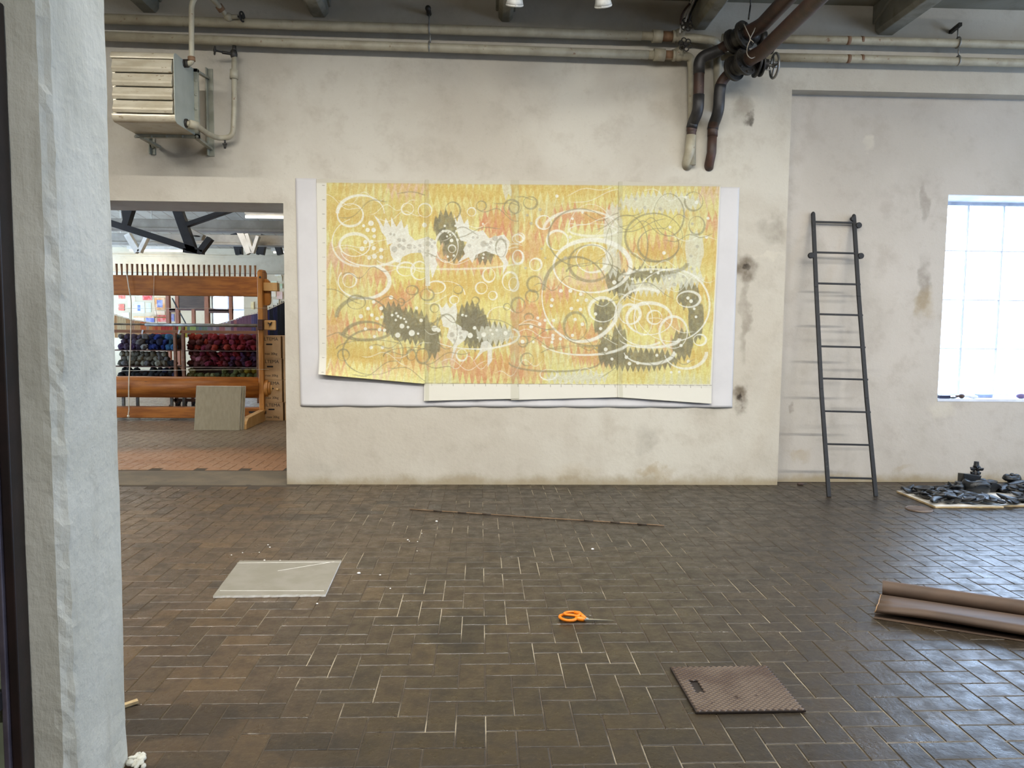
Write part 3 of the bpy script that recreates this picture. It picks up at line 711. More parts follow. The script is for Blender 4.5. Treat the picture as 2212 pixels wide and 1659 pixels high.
# ------------------------------------------------------------------ unit heater
def heater():
    yb = W*.943; yf = yb/1.067
    x0 = P(240,200,yf).x; x1 = P(376,200,yf).x; zt = P(376,111,yf).z; zb = P(379,264,yf).z
    e = thing('unit_heater', 'grey enamelled wall heater with four louvres, mounted high on the wall above the doorway', 'heater', P(390,300,W))
    r = .045; prof = []
    def pt(y, z): prof.append(Vector((0, y, z)))
    pt(yb, zt); pt(yf+r, zt)
    for i in range(1, 7): t = PI/2*i/6; pt(yf+r-r*math.sin(t), zt-r+r*math.cos(t))
    lz0 = P(375,127,yf).z; lz1 = P(376,248,yf).z
    pt(yf, lz0); pt(yf+.03, lz0); pt(yf+.03, lz1); pt(yf, lz1)
    for i in range(0, 7): t = PI/2*i/6; pt(yf+r-r*math.cos(t), zb+r-r*math.sin(t))
    pt(yb, zb)
    m = MB(); m.prism(prof, [Vector((x0,0,0)), Vector((x1,0,0))]); m.f = m.f; o = m.build('casing', [M['heater_front']], e)
    # coloured side sheet
    s = MB(); s.prism([p for p in prof if not (lz1-.001 < p.z < lz0+.001 and p.y > yf+.01)], [Vector((x1,0,0)), Vector((x1+.004,0,0))]); s.build('side_panel', M['heater_side'], e)
    zz = [P(375,v,yf).z for v in (127.5,158.8,188.8,217.3,246.5)]
    for i in range(4):
        a, b = zz[i], zz[i+1]; h = a-b
        pf = [Vector((0, yf+.022, a-.002)), Vector((0, yf+.004, a-.004)), Vector((0, yf-.004, a-h*.35)), Vector((0, yf-.016, a-h*.6)), Vector((0, yf-.018, a-h*.75)), Vector((0, yf-.008, b+.004)), Vector((0, yf+.0, b+.003)), Vector((0, yf+.022, b+.02))]
        m = MB(); m.prism(pf, [Vector((x0+.012,0,0)), Vector((x1-.012,0,0))], smooth=False); m.build('louvre', M['heater_front'], e, bevel=.003)
    # back frame and rivets
    fx0 = P(292,295,yb).x; fx1 = P(428,200,yb).x; ft = P(424,148,yb).z; fb = P(424,299,yb).z; t = .03
    m = MB(); m.box((fx1-.035,yb-.005,fb),(fx1,yb+t,ft)); m.box((fx0,yb-.005,fb),(fx1,yb+t,fb+.035)); m.box((fx0,yb-.005,ft-.03),(fx1,yb+t,ft)); m.box((fx0,yb,fb),(fx0+.03,yb+t,ft)); m.build('back_frame', M['heater_frame'], e, bevel=.002)
    m = MB()
    for py in (174,204,235): m.ball(P(423,py,yb-.006), (.013,.008,.013), seg=10, rings=6)
    for px in (293,326,359,393,425): m.ball(P(px,295,yb-.006), (.013,.008,.013), seg=10, rings=6)
    m.build_split('rivet', M['heater_frame'], e)
    # wall angles and arms
    for (xa, xb, ya_, yb2) in ((447,464,149,338), (321,337,149,335)):
        m = MB(); a = P(xa,ya_,W); b = P(xb,yb2,W); m.box((a.x,W-.012,b.z),(b.x,W,a.z)); m.box((a.x,W-.05,b.z),(a.x+.012,W,a.z)); m.cyl(P((xa+xb)/2,yb2-18,W-.014), P((xa+xb)/2,yb2-18,W-.03), .014, 8); m.build('wall_angle', M['heater_frame'], e, bevel=.002)
    m = MB(); m.bar(P(424,297,yb), P(455,321,W-.02), .035, .02); m.build('arm', M['heater_frame'], e)
    m = MB(); m.bar(P(306,297,yb), P(344,318,W-.02), .035, .02); m.build('arm', M['heater_frame'], e)
    m = MB(); m.bar(P(420,151,yb), P(448,168,W-.02), .03, .02); m.build('arm', M['heater_frame'], e)
    m = MB(); m.bar(P(420,292,yb), P(448,315,W-.02), .025, .02); m.build('arm', M['heater_frame'], e)
    # supply branch from the upper wall pipe
    ys = (yf+yb)/2
    e = thing('heater_pipe', 'painted pipe looping down from the upper wall pipe to the top of the heater', 'pipe', P(414,137,ys))
    m = MB(); m.tube(fillet([P(404,137,ys)+Vector((-.02,0,0)), P(414,137,ys), P(413.5,60,ys), P(414,8,ys), P(425,-12,ys+.02), P(452,-10,ys+.2), P(476,16,YP-.12), P(490,36,YP-.05), P(492,50,YP)], .11, 8), .021, 16); m.build('pipe', M['pipe_paint'], e)
    m = MB(); m.cyl(P(392,137,ys), P(400,137,ys), .034, 8); m.cyl(P(401,137,ys), P(407,137,ys), .034, 8); m.build_split('union_nut', M['iron_dark'], e)
    m = MB(); m.cyl(P(413.5,123,ys), P(414,132,ys), .029, 16); m.cyl(P(472,12,YP-.13), P(480,23,YP-.10), .031, 14); m.build_split('coupling', M['pipe_rust'], e)
    m = MB(); c = P(494,37,YP-.05); m.ball(c, .036); m.cyl(c, P(514,36,YP-.06), .02, 12); m.build('valve_body', M['pipe_paint'], e)
    m = MB(); c = P(523,36,YP-.06); m.cyl(P(512,36,YP-.06), c, .009, 8); m.wheel(c, (1,-.25,0), .038, .007, 4); m.build('handwheel', M['iron_dark'], e)
    # return branch
    e = thing('heater_pipe', 'painted pipe curving from the lower corner of the heater up to the lower wall pipe', 'pipe', P(505,250,W-.12))
    y3 = W-.12
    m = MB(); m.tube(fillet([P(400,266,ys), P(425,272,ys+.04), P(450,290,y3-.16), P(472,299,y3), P(503,296,y3), P(506,240,y3), P(506,112,y3)], .12, 8), .023, 16); m.build('pipe', M['pipe_paint'], e)
    m = MB(); m.cyl(P(395,266,ys), P(399,266,ys), .036, 8); m.cyl(P(400,266,ys), P(405,266.5,ys), .036, 8); m.build_split('union_nut', M['iron_dark'], e)
    m = MB(); m.cyl(P(408,267,ys), P(428,273,ys+.04), .034, 16); m.cyl(P(505.5,171,y3), P(505.5,151,y3), .035, 16); m.build_split('coupling', M['pipe_paint'], e)
    m = MB(); c = P(505,117,y3); m.ball(c, (.032,.032,.045)); m.cyl(P(506,116,y3), P(506,96,y3), .018, 10); m.cyl(c, P(480,113,y3-.06), .013, 10); m.build('valve_body', M['iron_dark'], e)
    m = MB(); c = P(464,109,y3-.1); m.cyl(P(482,113,y3-.06), c, .008, 8); m.wheel(c, (-1,-.3,.1), .032, .007, 4); m.build('handwheel', M['iron_dark'], e)
    m = MB(); m.cyl(P(486,300,y3), P(486,312,y3), .008, 8); m.bar(P(481,311,y3), P(490,311,y3), .016, .012); m.cyl(P(486,312,y3), P(486,321,y3), .014, 10, r1=.009); m.build('drain_cock', M['iron_dark'], e)
heater()
# ------------------------------------------------------------------ the large drawing
C3 = lambda x, y: (620+x/3.072, 360+y/3.072)
C4 = lambda x, y: (1100+x/3.073, 360+y/3.073)
def art_color(X, Y):
    """pencil drawing on tracing paper; X, Y arrays in the drawing's own measuring frame; returns sRGB 0-255 arrays"""
    rs = np.random.RandomState(5)
    H, Wd = X.shape
    out = np.zeros((H, Wd, 3)); out[:] = (214, 208, 158)
    def tri(v): return np.abs((v % 1.0)*2-1)*2-1
    def sst(a, b, v): t = np.clip((v-a)/(b-a), 0, 1); return t*t*(3-2*t)
    def lay(mask, c): out[:] = out*(1-mask[..., None])+np.array(c, float)*mask[..., None]
    # value noise
    def vn(x, y, s, seed):
        r = np.random.RandomState(seed).rand(256, 256); u = x/s; v = y/s
        i = np.floor(u).astype(int); j = np.floor(v).astype(int); a = u-i; b = v-j; a = a*a*(3-2*a); b = b*b*(3-2*b)
        g = lambda p, q: r[p % 256, q % 256]
        return g(i,j)*(1-a)*(1-b)+g(i+1,j)*a*(1-b)+g(i,j+1)*(1-a)*b+g(i+1,j+1)*a*b
    nz = vn(X, Y, 23, 1); nz2 = vn(X, Y, 60, 2)
    # overall ochre drift and rows of flames
    lay(sst(.35, .75, nz2)*.6, (214, 204, 124))
    per = 16.5
    for row in range(9):
        y0 = 405+row*50+12*np.sin(X/70.0+row); hgt = 46
        a = np.clip(1-np.abs(Y-y0)/hgt, 0, 1); wdt = (a**.8)
        d = np.abs(((X/per+row*.5+.12*np.sin(Y/19.0+row)) % 1.0)-.5)*2
        mk = sst(0, .12, wdt*.95-d)
        lay(mk*(.30+.35*nz), (208, 174, 92) if row % 2 else (224, 212, 126))
    ye, oc, pk, ru, dk, pa, tn = (222,208,118), (210,178,92), (214,172,148), (208,138,98), (116,109,84), (212,211,196), (200,176,120)
    Z = [(C3,330,300,120,170,oc,.6),(C3,480,250,140,90,oc,.5),(C3,800,150,130,60,pk,.75),(C3,330,600,90,60,pk,.8),(C3,520,700,180,70,ru,.45),(C3,640,720,80,60,ru,.5),
         (C3,560,460,120,90,oc,.55),(C3,700,900,120,80,ru,.75),(C3,330,1080,90,100,ru,.6),(C3,530,1080,140,50,ru,.7),(C3,450,1230,190,80,oc,.7),(C3,800,1300,150,70,ru,.6),
         (C3,330,1350,70,40,ru,.6),(C3,620,1370,60,30,pk,.5),(C3,820,250,120,80,oc,.5),(C3,920,330,60,70,oc,.8),(C3,1050,170,120,60,oc,.8),(C3,1250,180,200,60,oc,.8),(C3,1400,370,110,80,ru,.9),
         (C3,1380,440,110,40,ru,.8),(C3,1150,640,170,60,ru,.75),(C3,1020,580,60,50,pk,.8),(C3,1350,640,100,50,ru,.7),(C3,1150,770,260,80,oc,.75),(C3,1200,870,180,70,oc,.8),(C3,800,720,120,60,ye,.8),(C3,1500,800,90,90,oc,.7),
         (C3,1300,1340,190,80,ru,.8),(C3,1040,1250,80,70,pk,.75),(C3,1450,1350,110,60,ru,.6),(C3,1500,540,60,90,ru,.7),(C3,850,820,110,30,ru,.6),(C3,1400,930,110,60,ye,.7),(C3,1530,1150,50,120,ru,.5),
         (C4,250,150,230,50,oc,.85),(C4,500,180,200,60,oc,.6),(C4,520,330,210,60,ru,.75),(C4,270,430,90,60,ru,.8),(C4,120,520,90,120,ru,.55),(C4,600,580,140,60,oc,.8),(C4,300,600,110,70,oc,.6),
         (C4,450,760,240,60,pk,.7),(C4,300,860,100,70,ru,.7),(C4,130,1010,110,120,ru,.7),(C4,350,930,160,60,oc,.8),(C4,400,1130,200,70,ru,.7),(C4,560,1270,140,60,ru,.65),(C4,120,1370,120,60,ru,.6),(C4,100,760,90,110,oc,.7),
         (C4,960,520,150,70,ru,.7),(C4,920,360,200,120,ye,.7),(C4,1000,570,160,50,oc,.7),(C4,1350,420,50,90,ru,.7),(C4,1330,640,60,220,oc,.75),(C4,760,650,60,60,ru,.7),(C4,1340,180,80,60,pk,.7),
         (C4,950,950,230,120,oc,.55),(C4,1050,1100,100,90,ru,.45),(C4,900,1120,200,50,ye,.7),(C4,1250,830,70,60,oc,.8),(C4,1300,1250,80,160,ye,.6),(C4,1180,1300,100,50,oc,.7),(C4,820,1380,100,50,oc,.6)]
    for k, (C, x, y, rx, ry, c, s_) in enumerate(Z):
        cx, cy = C(x, y); rx /= 3.07; ry /= 3.07
        p_ = 13+5*rs.rand(); v = ((X-cx)/rx)**2*.9+((Y-cy+14*tri(X/p_+rs.rand())+5*(nz-.5))/ry)**2
        lay(sst(1.25, 1.0, v)*s_*(.62+.5*vn(X*3, Y, 12, 10+k)), c)
    for row in range(12):
        y0 = 400+row*37+9*np.sin(X/50.0+row*1.7); pr_ = 15.5
        a = np.clip(1-np.abs(Y-y0)/30, 0, 1); d = np.abs(((X/pr_+row*.5+.1*np.sin(Y/13.0)) % 1.0)-.5)*2
        mk = sst(0, .14, a**.85-d)*sst(.38, .55, vn(X, Y, 40, 33+row))
        lay(mk*.5, (226,216,140) if row % 2 else (204,164,84))
        ed = sst(.12, .0, np.abs(a**.85-d-.04))*sst(.05,.2,a); lay(ed*.20*sst(.3,.6,vn(X,Y,34,55+row)), (186,132,84))
    DK = [(C3,1050,400,75,95),(C3,1110,540,75,85),(C3,1310,590,65,45),(C3,790,1040,150,90),(C3,700,960,70,50),(C3,890,1110,130,60),(C3,965,1180,50,80),(C3,1220,1030,95,120),(C3,1330,1110,150,70),(C3,1270,1160,90,50),
          (C4,700,760,55,80),(C4,930,715,190,38),(C4,770,800,70,70),(C4,640,960,75,75),(C4,610,1040,45,90),(C4,650,1220,60,90),(C4,860,1280,260,62),(C4,1240,1010,50,140),(C4,1190,850,70,90),(C4,1150,1180,70,90),(C4,730,1180,50,120)]
    for k, (C, x, y, rx, ry) in enumerate(DK):
        cx, cy = C(x, y); rx /= 3.07; ry /= 3.07
        v = ((X-cx)/rx)**2+((Y-cy+7*tri(X/11.5+rs.rand()))/ry)**2
        lay(sst(1.2, .95, v)*(.62+.35*vn(X*2, Y, 9, 70+k)), dk)
    PL = [(C4,1000,240,260,60),(C4,690,420,60,160),(C4,680,640,60,80),(C4,1150,740,140,55),(C4,930,800,160,40),(C4,1230,560,60,120),(C3,1460,150,30,50),(C4,450,1400,200,35),(C3,1380,1110,120,60)]
    for k, (C, x, y, rx, ry) in enumerate(PL):
        cx, cy = C(x, y); rx /= 3.07; ry /= 3.07
        v = ((X-cx)/rx)**2+((Y-cy+8*tri(X/12.0+rs.rand()))/ry)**2
        lay(sst(1.2, 1.0, v)*.72, pa)
    def poly(C, pts, c, s_):
        pp = [C(*q) for q in pts]; xs = [q[0] for q in pp]; ys = [q[1] for q in pp]
        if max(xs) < X.min() or min(xs) > X.max(): return
        ins = np.zeros(X.shape, bool); n = len(pp)
        for i in range(n):
            x1, y1 = pp[i]; x2, y2 = pp[(i+1) % n]
            if y1 == y2: continue
            cnd = ((y1 > Y) != (y2 > Y)) & (X < (x2-x1)*(Y-y1)/(y2-y1)+x1); ins ^= cnd
        lay(ins*s_, c)
    wh = (226,224,214)
    poly(C3, [(575,320),(610,350),(640,400),(655,340),(690,405),(690,330),(725,400),(760,350),(775,410),(800,380),(810,450),(850,490),(930,465),(985,490),(1000,555),(985,610),(1000,650),(965,740),(945,650),(950,790),(920,790),(915,640),(890,570),(820,575),(765,600),(750,640),(715,630),(690,590),(680,530),(700,505),(665,520),(655,470),(625,430),(610,380)], wh, .93)
    poly(C3, [(1105,310),(1130,370),(1145,300),(1175,380),(1200,345),(1210,415),(1270,430),(1300,420),(1340,475),(1440,450),(1478,500),(1465,560),(1450,600),(1470,640),(1430,720),(1435,640),(1400,590),(1320,560),(1255,585),(1230,640),(1205,600),(1130,640),(1180,580),(1170,550),(1195,500),(1150,490),(1130,430)], wh, .93)
    poly(C3, [(1005,905),(1030,940),(1060,900),(1080,940),(1120,900),(1130,960),(1120,1040),(1185,1080),(1205,1100),(1180,1150),(1130,1190),(1090,1290),(1105,1180),(1060,1130),(1075,1070),(1035,1060)], wh, .9)
    poly(C3, [(1290,1165),(1330,1155),(1360,1190),(1360,1290),(1330,1330),(1330,1220),(1300,1230),(1240,1290),(1280,1220)], wh, .85)
    poly(C3, [(1005,420),(1050,400),(1070,450),(1075,510),(1050,525),(1035,490),(1020,525),(1008,480)], (104,98,78), .8)
    poly(C3, [(1150,960),(1170,1000),(1190,940),(1215,990),(1260,930),(1265,1000),(1320,980),(1340,1060),(1200,1060),(1195,1090),(1160,1085)], (112,104,82), .8)
    poly(C3, [(640,950),(680,960),(700,1000),(740,940),(770,1000),(810,960),(820,1010),(860,990),(850,1050),(960,1030),(1010,1080),(1000,1160),(1010,1230),(960,1240),(940,1170),(860,1120),(760,1160),(710,1150),(650,1040)], (126,118,92), .62)
    def band(mask_d, wd, c, s_): lay(sst(1.0, .55, mask_d/wd)*s_, c)
    def ring(C, x, y, rx, ry, wd, c, s_, a0=None, a1=None, rot=0):
        cx, cy = C(x, y); rx /= 3.07; ry /= 3.07; wd = max(wd/3.07, 1.0)
        if cx+rx+9 < X.min() or cx-rx-9 > X.max(): return
        dx = X-cx; dy = Y-cy; t = np.arctan2(dy/ry, dx/rx)
        rr = np.sqrt((dx/rx)**2+(dy/ry)**2); d = np.abs(rr-1)*(rx*ry)/np.sqrt((ry*np.cos(t))**2+(rx*np.sin(t))**2+1e-6)
        w_ = 1.15*wd*(.62+.38*np.sin(t+rot))
        mk = sst(1.0, .45, d/np.maximum(w_, .8))
        if a0 is not None:
            tt = (np.degrees(t)-a0) % 360; mk = mk*(tt < (a1-a0) % 360)
        lay(mk*s_, c)
    wr = (234,232,220); gr = (128,121,94)
    for a in [(420,320,85,75,10),(450,520,100,75,13),(415,755,45,45,8),(800,280,40,38,6),(915,290,45,45,6),(1225,300,28,28,6),(1060,530,75,105,9),(1095,545,25,25,6),(1340,720,40,45,8),(1290,805,38,38,7),
              (1480,760,50,60,9),(1365,855,28,28,7),(790,680,60,45,8),(880,690,55,60,8),(1110,885,30,28,6),(1160,1250,35,38,8),(1530,600,35,45,7),(1530,480,35,30,7),(990,800,60,40,7)]:
        ring(C3, *a, wr, .85, rot=rs.rand()*6)
    ring(C3,490,310,155,120,14,wr,.9,180,360,rot=4.7); ring(C3,510,760,170,115,16,wr,.9,-60,210,rot=1.5); ring(C3,480,500,180,160,9,wr,.75,90,250); ring(C3,560,560,200,100,12,wr,.85,20,180,rot=1.5)
    ring(C3,1080,620,480,60,8,wr,.6,0,180); ring(C3,1250,1120,290,90,9,wr,.85,-30,150,rot=1.5); ring(C3,1460,600,200,90,8,wr,.7,180,300); ring(C3,1050,850,130,90,8,wr,.8,250,360); ring(C3,1420,1000,90,70,12,wr,.7,180,330)
    for a in [(1100,290,50,55,7),(1290,260,32,32,6),(1490,270,50,50,8),(460,900,60,45,8),(755,900,24,24,7),(930,850,45,38,8),(830,820,40,30,7),(1135,815,30,28,6),(1250,890,25,25,6),(1060,1095,70,115,8),(825,1250,30,35,9),
              (900,1255,42,50,9),(375,1250,38,38,7),(1420,540,35,60,8),(980,940,28,28,7),(1460,930,22,22,5),(570,1230,200,150,8)]:
        ring(C3, *a, gr, .6, rot=rs.rand()*6)
    ring(C3,500,1000,170,130,16,gr,.6,180,350,rot=4.7); ring(C3,530,1140,160,110,16,gr,.65,190,340,rot=4.7); ring(C3,520,1080,180,70,12,gr,.6,20,160); ring(C3,560,1210,230,60,9,gr,.55,180,330); ring(C3,870,1000,130,60,9,(120,110,80),.6,0,170); ring(C3,820,1260,180,60,8,(120,110,80),.7,180,330)
    for a in [(320,490,70,65,10),(620,950,90,80,13),(800,980,70,65,13),(965,1000,48,45,9),(1090,1100,92,105,11),(1190,880,78,52,11),(1265,1150,42,36,9),(30,780,32,45,8),(175,650,40,40,9),(60,600,36,46,9),(70,470,30,30,7),
              (260,1380,55,35,7),(550,610,105,92,13),(1080,920,250,240,8),(930,1010,150,105,15),(230,370,50,45,8),(890,1010,60,110,6)]:
        ring(C4, *a, wr, .85, rot=rs.rand()*6)
    ring(C4,550,660,255,175,20,wr,.9,rot=2.5); ring(C4,480,860,262,300,16,wr,.88,10,200,rot=1.2); ring(C4,480,420,250,130,12,wr,.75,180,360,rot=4); ring(C4,540,440,150,190,9,wr,.6,180,350); ring(C4,900,1000,200,190,14,wr,.8,60,300,rot=2)
    ring(C4,930,1140,200,60,14,wr,.85,0,180,rot=1.5); ring(C4,930,1220,170,90,15,wr,.85,10,170,rot=1.5); ring(C4,1170,1230,140,110,14,wr,.8,0,170,rot=1.5); ring(C4,500,1150,300,100,12,wr,.85,20,160,rot=1.5); ring(C4,960,760,230,80,13,wr,.7,180,350,rot=4.5); ring(C4,560,420,160,40,10,wr,.7)
    for a in [(140,240,45,40,9),(40,270,40,40,7),(170,780,50,52,9),(150,860,42,38,9),(60,920,45,50,9),(130,1000,30,25,7),(90,1160,32,36,8),(440,1060,76,92,12),(990,520,135,110,10),(960,470,190,160,9),(1060,320,100,140,7),(1245,390,52,60,9),
              (540,640,145,120,12),(1225,230,60,62,8),(120,1280,42,42,7),(470,470,210,190,7),(780,520,140,200,6)]:
        ring(C4, *a, gr, .55, rot=rs.rand()*6)
    ring(C4,440,820,210,220,14,gr,.6,180,350,rot=4.6); ring(C4,420,1260,220,70,9,gr,.6,200,350); ring(C4,560,1100,200,90,12,gr,.6,10,170,rot=1.5); ring(C4,980,640,200,70,16,gr,.55,0,170,rot=1.5); ring(C4,300,1300,300,60,8,gr,.55,0,180); ring(C4,560,700,180,60,12,gr,.6,180,360)
    def dot(C, x, y, r, c, s_=.95):
        cx, cy = C(x, y); r /= 3.07; d = np.hypot(X-cx, Y-cy); lay(sst(r+.6, r-.6, d)*s_, c)
    wd_ = (232,230,216)
    for x, y, r in [(557,375,18),(535,420,14),(575,420,15),(508,392,10),(578,462,12),(520,500,14),(562,497,12),(575,540,14),(625,552,14),(498,545,16),(545,605,13),(580,595,16),(625,600,13),(690,868,14),(575,898,12),(538,942,12),(625,940,13),(490,993,14),(563,985,12),(598,1008,12),(630,998,11),
                    (860,938,11),(520,1076,11),(614,1082,12),(647,1085,11),(580,1127,11),(558,1200,12),(634,1200,12),(763,1058,16),(828,1104,20),(735,1118,17),(697,985,9),(725,972,8),(737,992,9),(755,1003,8),(722,1018,8),(778,1010,7),(790,1030,8),(803,1065,9),(870,1108,8),(890,1020,12),(980,1075,20),(1005,1085,14),
                    (912,388,16),(1047,393,8),(1035,428,8),(1055,430,7),(1070,440,7),(1083,453,7),(1062,463,7),(1092,490,12),(1118,392,8),(1131,487,9),(1066,597,8),(1107,590,8),(1122,427,6),(1305,582,8),(1300,605,8),(1300,380,7),
                    (1165,985,9),(1188,990,8),(1215,1120,18),(1245,1070,12),(1305,1115,16),(1350,1085,9),(1363,1110,8),(1392,1085,9),(1450,1105,14),(1265,1135,6)]:
        dot(C3, x, y, r, wd_)
    for x, y, r in [(1243,237,12),(1320,343,10),(1310,468,11),(1172,203,10),(1067,402,10),(1027,573,12),(942,698,9),(988,706,9),(817,745,9),(1063,745,8),(1186,872,11),(1207,893,12),(1228,943,9),(1240,997,9),(573,978,11),(697,768,14),(343,824,12),(407,824,13),(475,846,12),(455,888,9),(512,886,12),(285,884,12),(280,923,11),
                    (413,942,12),(473,948,12),(438,1014,11),(486,1046,12),(294,1020,11),(238,1020,10),(190,1005,10),(202,1046,12),(146,1062,13),(247,1085,8),(290,1120,11),(290,1142,11),(340,1143,11),(284,1165,10),(420,1120,11),(88,1162,13),(160,1163,9),(640,1213,13),(778,1265,12),(798,1307,12),(853,1303,11),(682,1277,10),(980,1252,10),
                    (1140,1187,11),(1093,1235,9),(1188,1292,11),(1075,1365,9),(1128,1363,9),(607,1075,11),(317,195,11),(405,467,11),(487,303,9),(420,345,9)]:
        dot(C4, x, y, r, wd_)
    gd = (176,170,154)
    for x, y, r in [(745,487,14),(775,490,12),(712,548,20),(747,525,14),(772,540,14),(812,530,18),(848,533,11),(880,525,11),(880,562,12),(936,512,18),(937,475,10),(960,485,9),(962,530,10),(980,505,9),(935,560,10),(960,590,9),(930,590,9),(688,448,9),(710,452,9),(1303,512,20),(1328,517,12),(1352,505,11),(1380,475,18),(1420,470,10),(1445,495,11),(1405,545,10),(1345,535,9),
                    (1210,525,12),(1235,470,9),(1265,470,8),(1095,1115,17),(1150,1105,10),(1155,1135,12),(1110,1150,9),(1130,1080,8),(1112,1160,7)]:
        dot(C3, x, y, r, gd, .7)
    for x, y, r in [(733,278,12),(720,348,10),(900,272,11),(1003,280,12),(1160,330,10),(1215,380,10),(1248,530,11),(1207,594,10),(1213,680,10),(1155,730,10),(907,780,12),(945,785,11),(1095,782,12),(1008,808,8),(835,800,8),(120,322,10),(145,377,11),(215,545,8),(240,606,8),(372,606,12),(108,673,9),(205,285,11),(840,215,10)]:
        dot(C4, x, y, r, gd, .7)
    # loose pencil curls
    for k in range(60):
        cx, cy = rs.uniform(720,1540), rs.uniform(410,820)
        mkx = lambda t: cx+rs_a*np.sin(t*1.3+ph)*1.2+t*9
        rs_a, ph, am = rs.uniform(8,26), rs.uniform(0,6), rs.uniform(6,16)
        sel = (np.abs(X-cx) < 60) & (np.abs(Y-cy) < 40)
        if not sel.any(): continue
        yy = cy+am*np.sin((X-cx)/rs.uniform(9,22)+ph)*np.exp(-((X-cx)/55)**2)+(X-cx)*rs.uniform(-.4,.4)
        mk = sst(1.5, .4, np.abs(Y-yy))*sel*sst(58, 40, np.abs(X-cx)); lay(mk*.6, wr if k % 2 else gr)
    out[:] = (out*.86+np.array((208,206,176))*.14)*np.array((.925,.93,.935))
    # coloured-pencil grain
    g = (vn(X*.8+Y*.9, Y*.9-X*.5, 1.9, 91)-.5)*22+(vn(X+Y*.4, Y, 5, 92)-.5)*14
    out += g[..., None]*np.array([.6,.8,1.0])
    edge = sst(704, 707, X)*sst(1556, 1553, X-(Y-400)*-.047)*sst(393, 396, Y-(X-705)*.0095)*sst(832, 829, Y-(X-705)*.002+2)
    paper = np.array([198,195,184], float)/.93*.97
    out = out*edge[..., None]+paper*(1-edge[..., None])
    # ruled margin scale under the drawing and along its left side
    by = 826+(X-705)*.008
    ln = (np.abs(Y-by) < .7)*(X > 915); tick = ((X % 23.3) < 1.1)*(np.abs(Y-by-3) < 3)*(X > 880)
    tick2 = (((Y+3) % 31) < 1.1)*(np.abs(X-699) < 3)
    out[:] = out*(1-.5*np.clip(ln+tick+tick2, 0, 1)[..., None])+np.array((110,104,92))*.5*np.clip(ln+tick+tick2, 0, 1)[..., None]
    # sheet overlaps: the translucent paper's greyer look put into the colour
    for a, b, s_ in ((918,927,.26),(1103,1121,.24),(1336,1345,.28)):
        mk = sst(a-.8, a+.8, X)*sst(b+.8, b-.8, X)*s_; out[:] = out*(1-mk[..., None])+np.array((150,146,118))*mk[..., None]
    tp = sst(398, 393, Y-(X-705)*.0095)*.35; out[:] = out*(1-tp[..., None])+np.array((150,140,118))*tp[..., None]
    return np.clip(out, 0, 255)

def color_mat(name, rough=.6):
    m, nt, bs = newmat(name); a = nt.nodes.new('ShaderNodeAttribute'); a.attribute_name = 'pencil'
    nt.links.new(a.outputs['Color'], bs.inputs['Base Color']); bs.inputs['Roughness'].default_value = rough; bs.inputs['Specular IOR Level'].default_value = .25
    v = coords(nt); bump(nt, bs, noise(nt, v, 3, 4), .25, .02)
    return m
M['pencil'] = color_mat('coloured_pencil_on_tracing_paper')
def sheet(name, label, quad, nx, ny, off, wav, mat, colour=None, group=None, cat='drawing'):
    """quad: four photo points TL TR BR BL on the wall; off: distance to wall; wav(u,v) extra distance"""
    u = np.linspace(0, 1, nx); v = np.linspace(0, 1, ny); U, V = np.meshgrid(u, v)
    q = np.array(quad, float)
    PX = (q[0][0]*(1-U)+q[1][0]*U)*(1-V)+(q[3][0]*(1-U)+q[2][0]*U)*V
    PY = (q[0][1]*(1-U)+q[1][1]*U)*(1-V)+(q[3][1]*(1-U)+q[2][1]*U)*V
    yy = W-off
    cr = np.array(CR); cu = np.array(CU); cf = np.array(CF)
    D = cr*((PX-1106)/FPX)[..., None]-cu*((PY-829.5)/FPX)[..., None]+cf
    pos = D*(yy/D[..., 1])[..., None]; pos[..., 2] += EYE
    pos[..., 1] -= wav(U, V)
    idx = np.arange(nx*ny).reshape(ny, nx)
    f = np.stack([idx[:-1,:-1], idx[1:,:-1], idx[1:,1:], idx[:-1,1:]], -1).reshape(-1, 4)
    me = bpy.data.meshes.new(name); me.vertices.add(nx*ny); me.vertices.foreach_set('co', pos.reshape(-1).astype(np.float32))
    me.loops.add(f.size); me.loops.foreach_set('vertex_index', f.reshape(-1).astype(np.int32))
    me.polygons.add(len(f)); me.polygons.foreach_set('loop_start', np.arange(0, f.size, 4, dtype=np.int32)); me.polygons.foreach_set('loop_total', np.full(len(f), 4, np.int32))
    me.polygons.foreach_set('use_smooth', np.ones(len(f), bool)); me.update(); me.validate()
    if colour is not None:
        c = colour(PX, PY)/255.0
        lin = np.where(c <= .04045, c/12.92, ((c+.055)/1.055)**2.4)
        at = me.color_attributes.new('pencil', 'FLOAT_COLOR', 'POINT'); a = np.ones((nx*ny, 4), np.float32); a[:, :3] = lin.reshape(-1, 3); at.data.foreach_set('color', a.reshape(-1))
    me.materials.append(mat); o = bpy.data.objects.new(name, me); COL.objects.link(o)
    if mat is not M['pencil'] or True:
        so = o.modifiers.new('thickness', 'SOLIDIFY'); so.thickness = .0006; so.offset = -1
    return tag(o, label, cat, group)
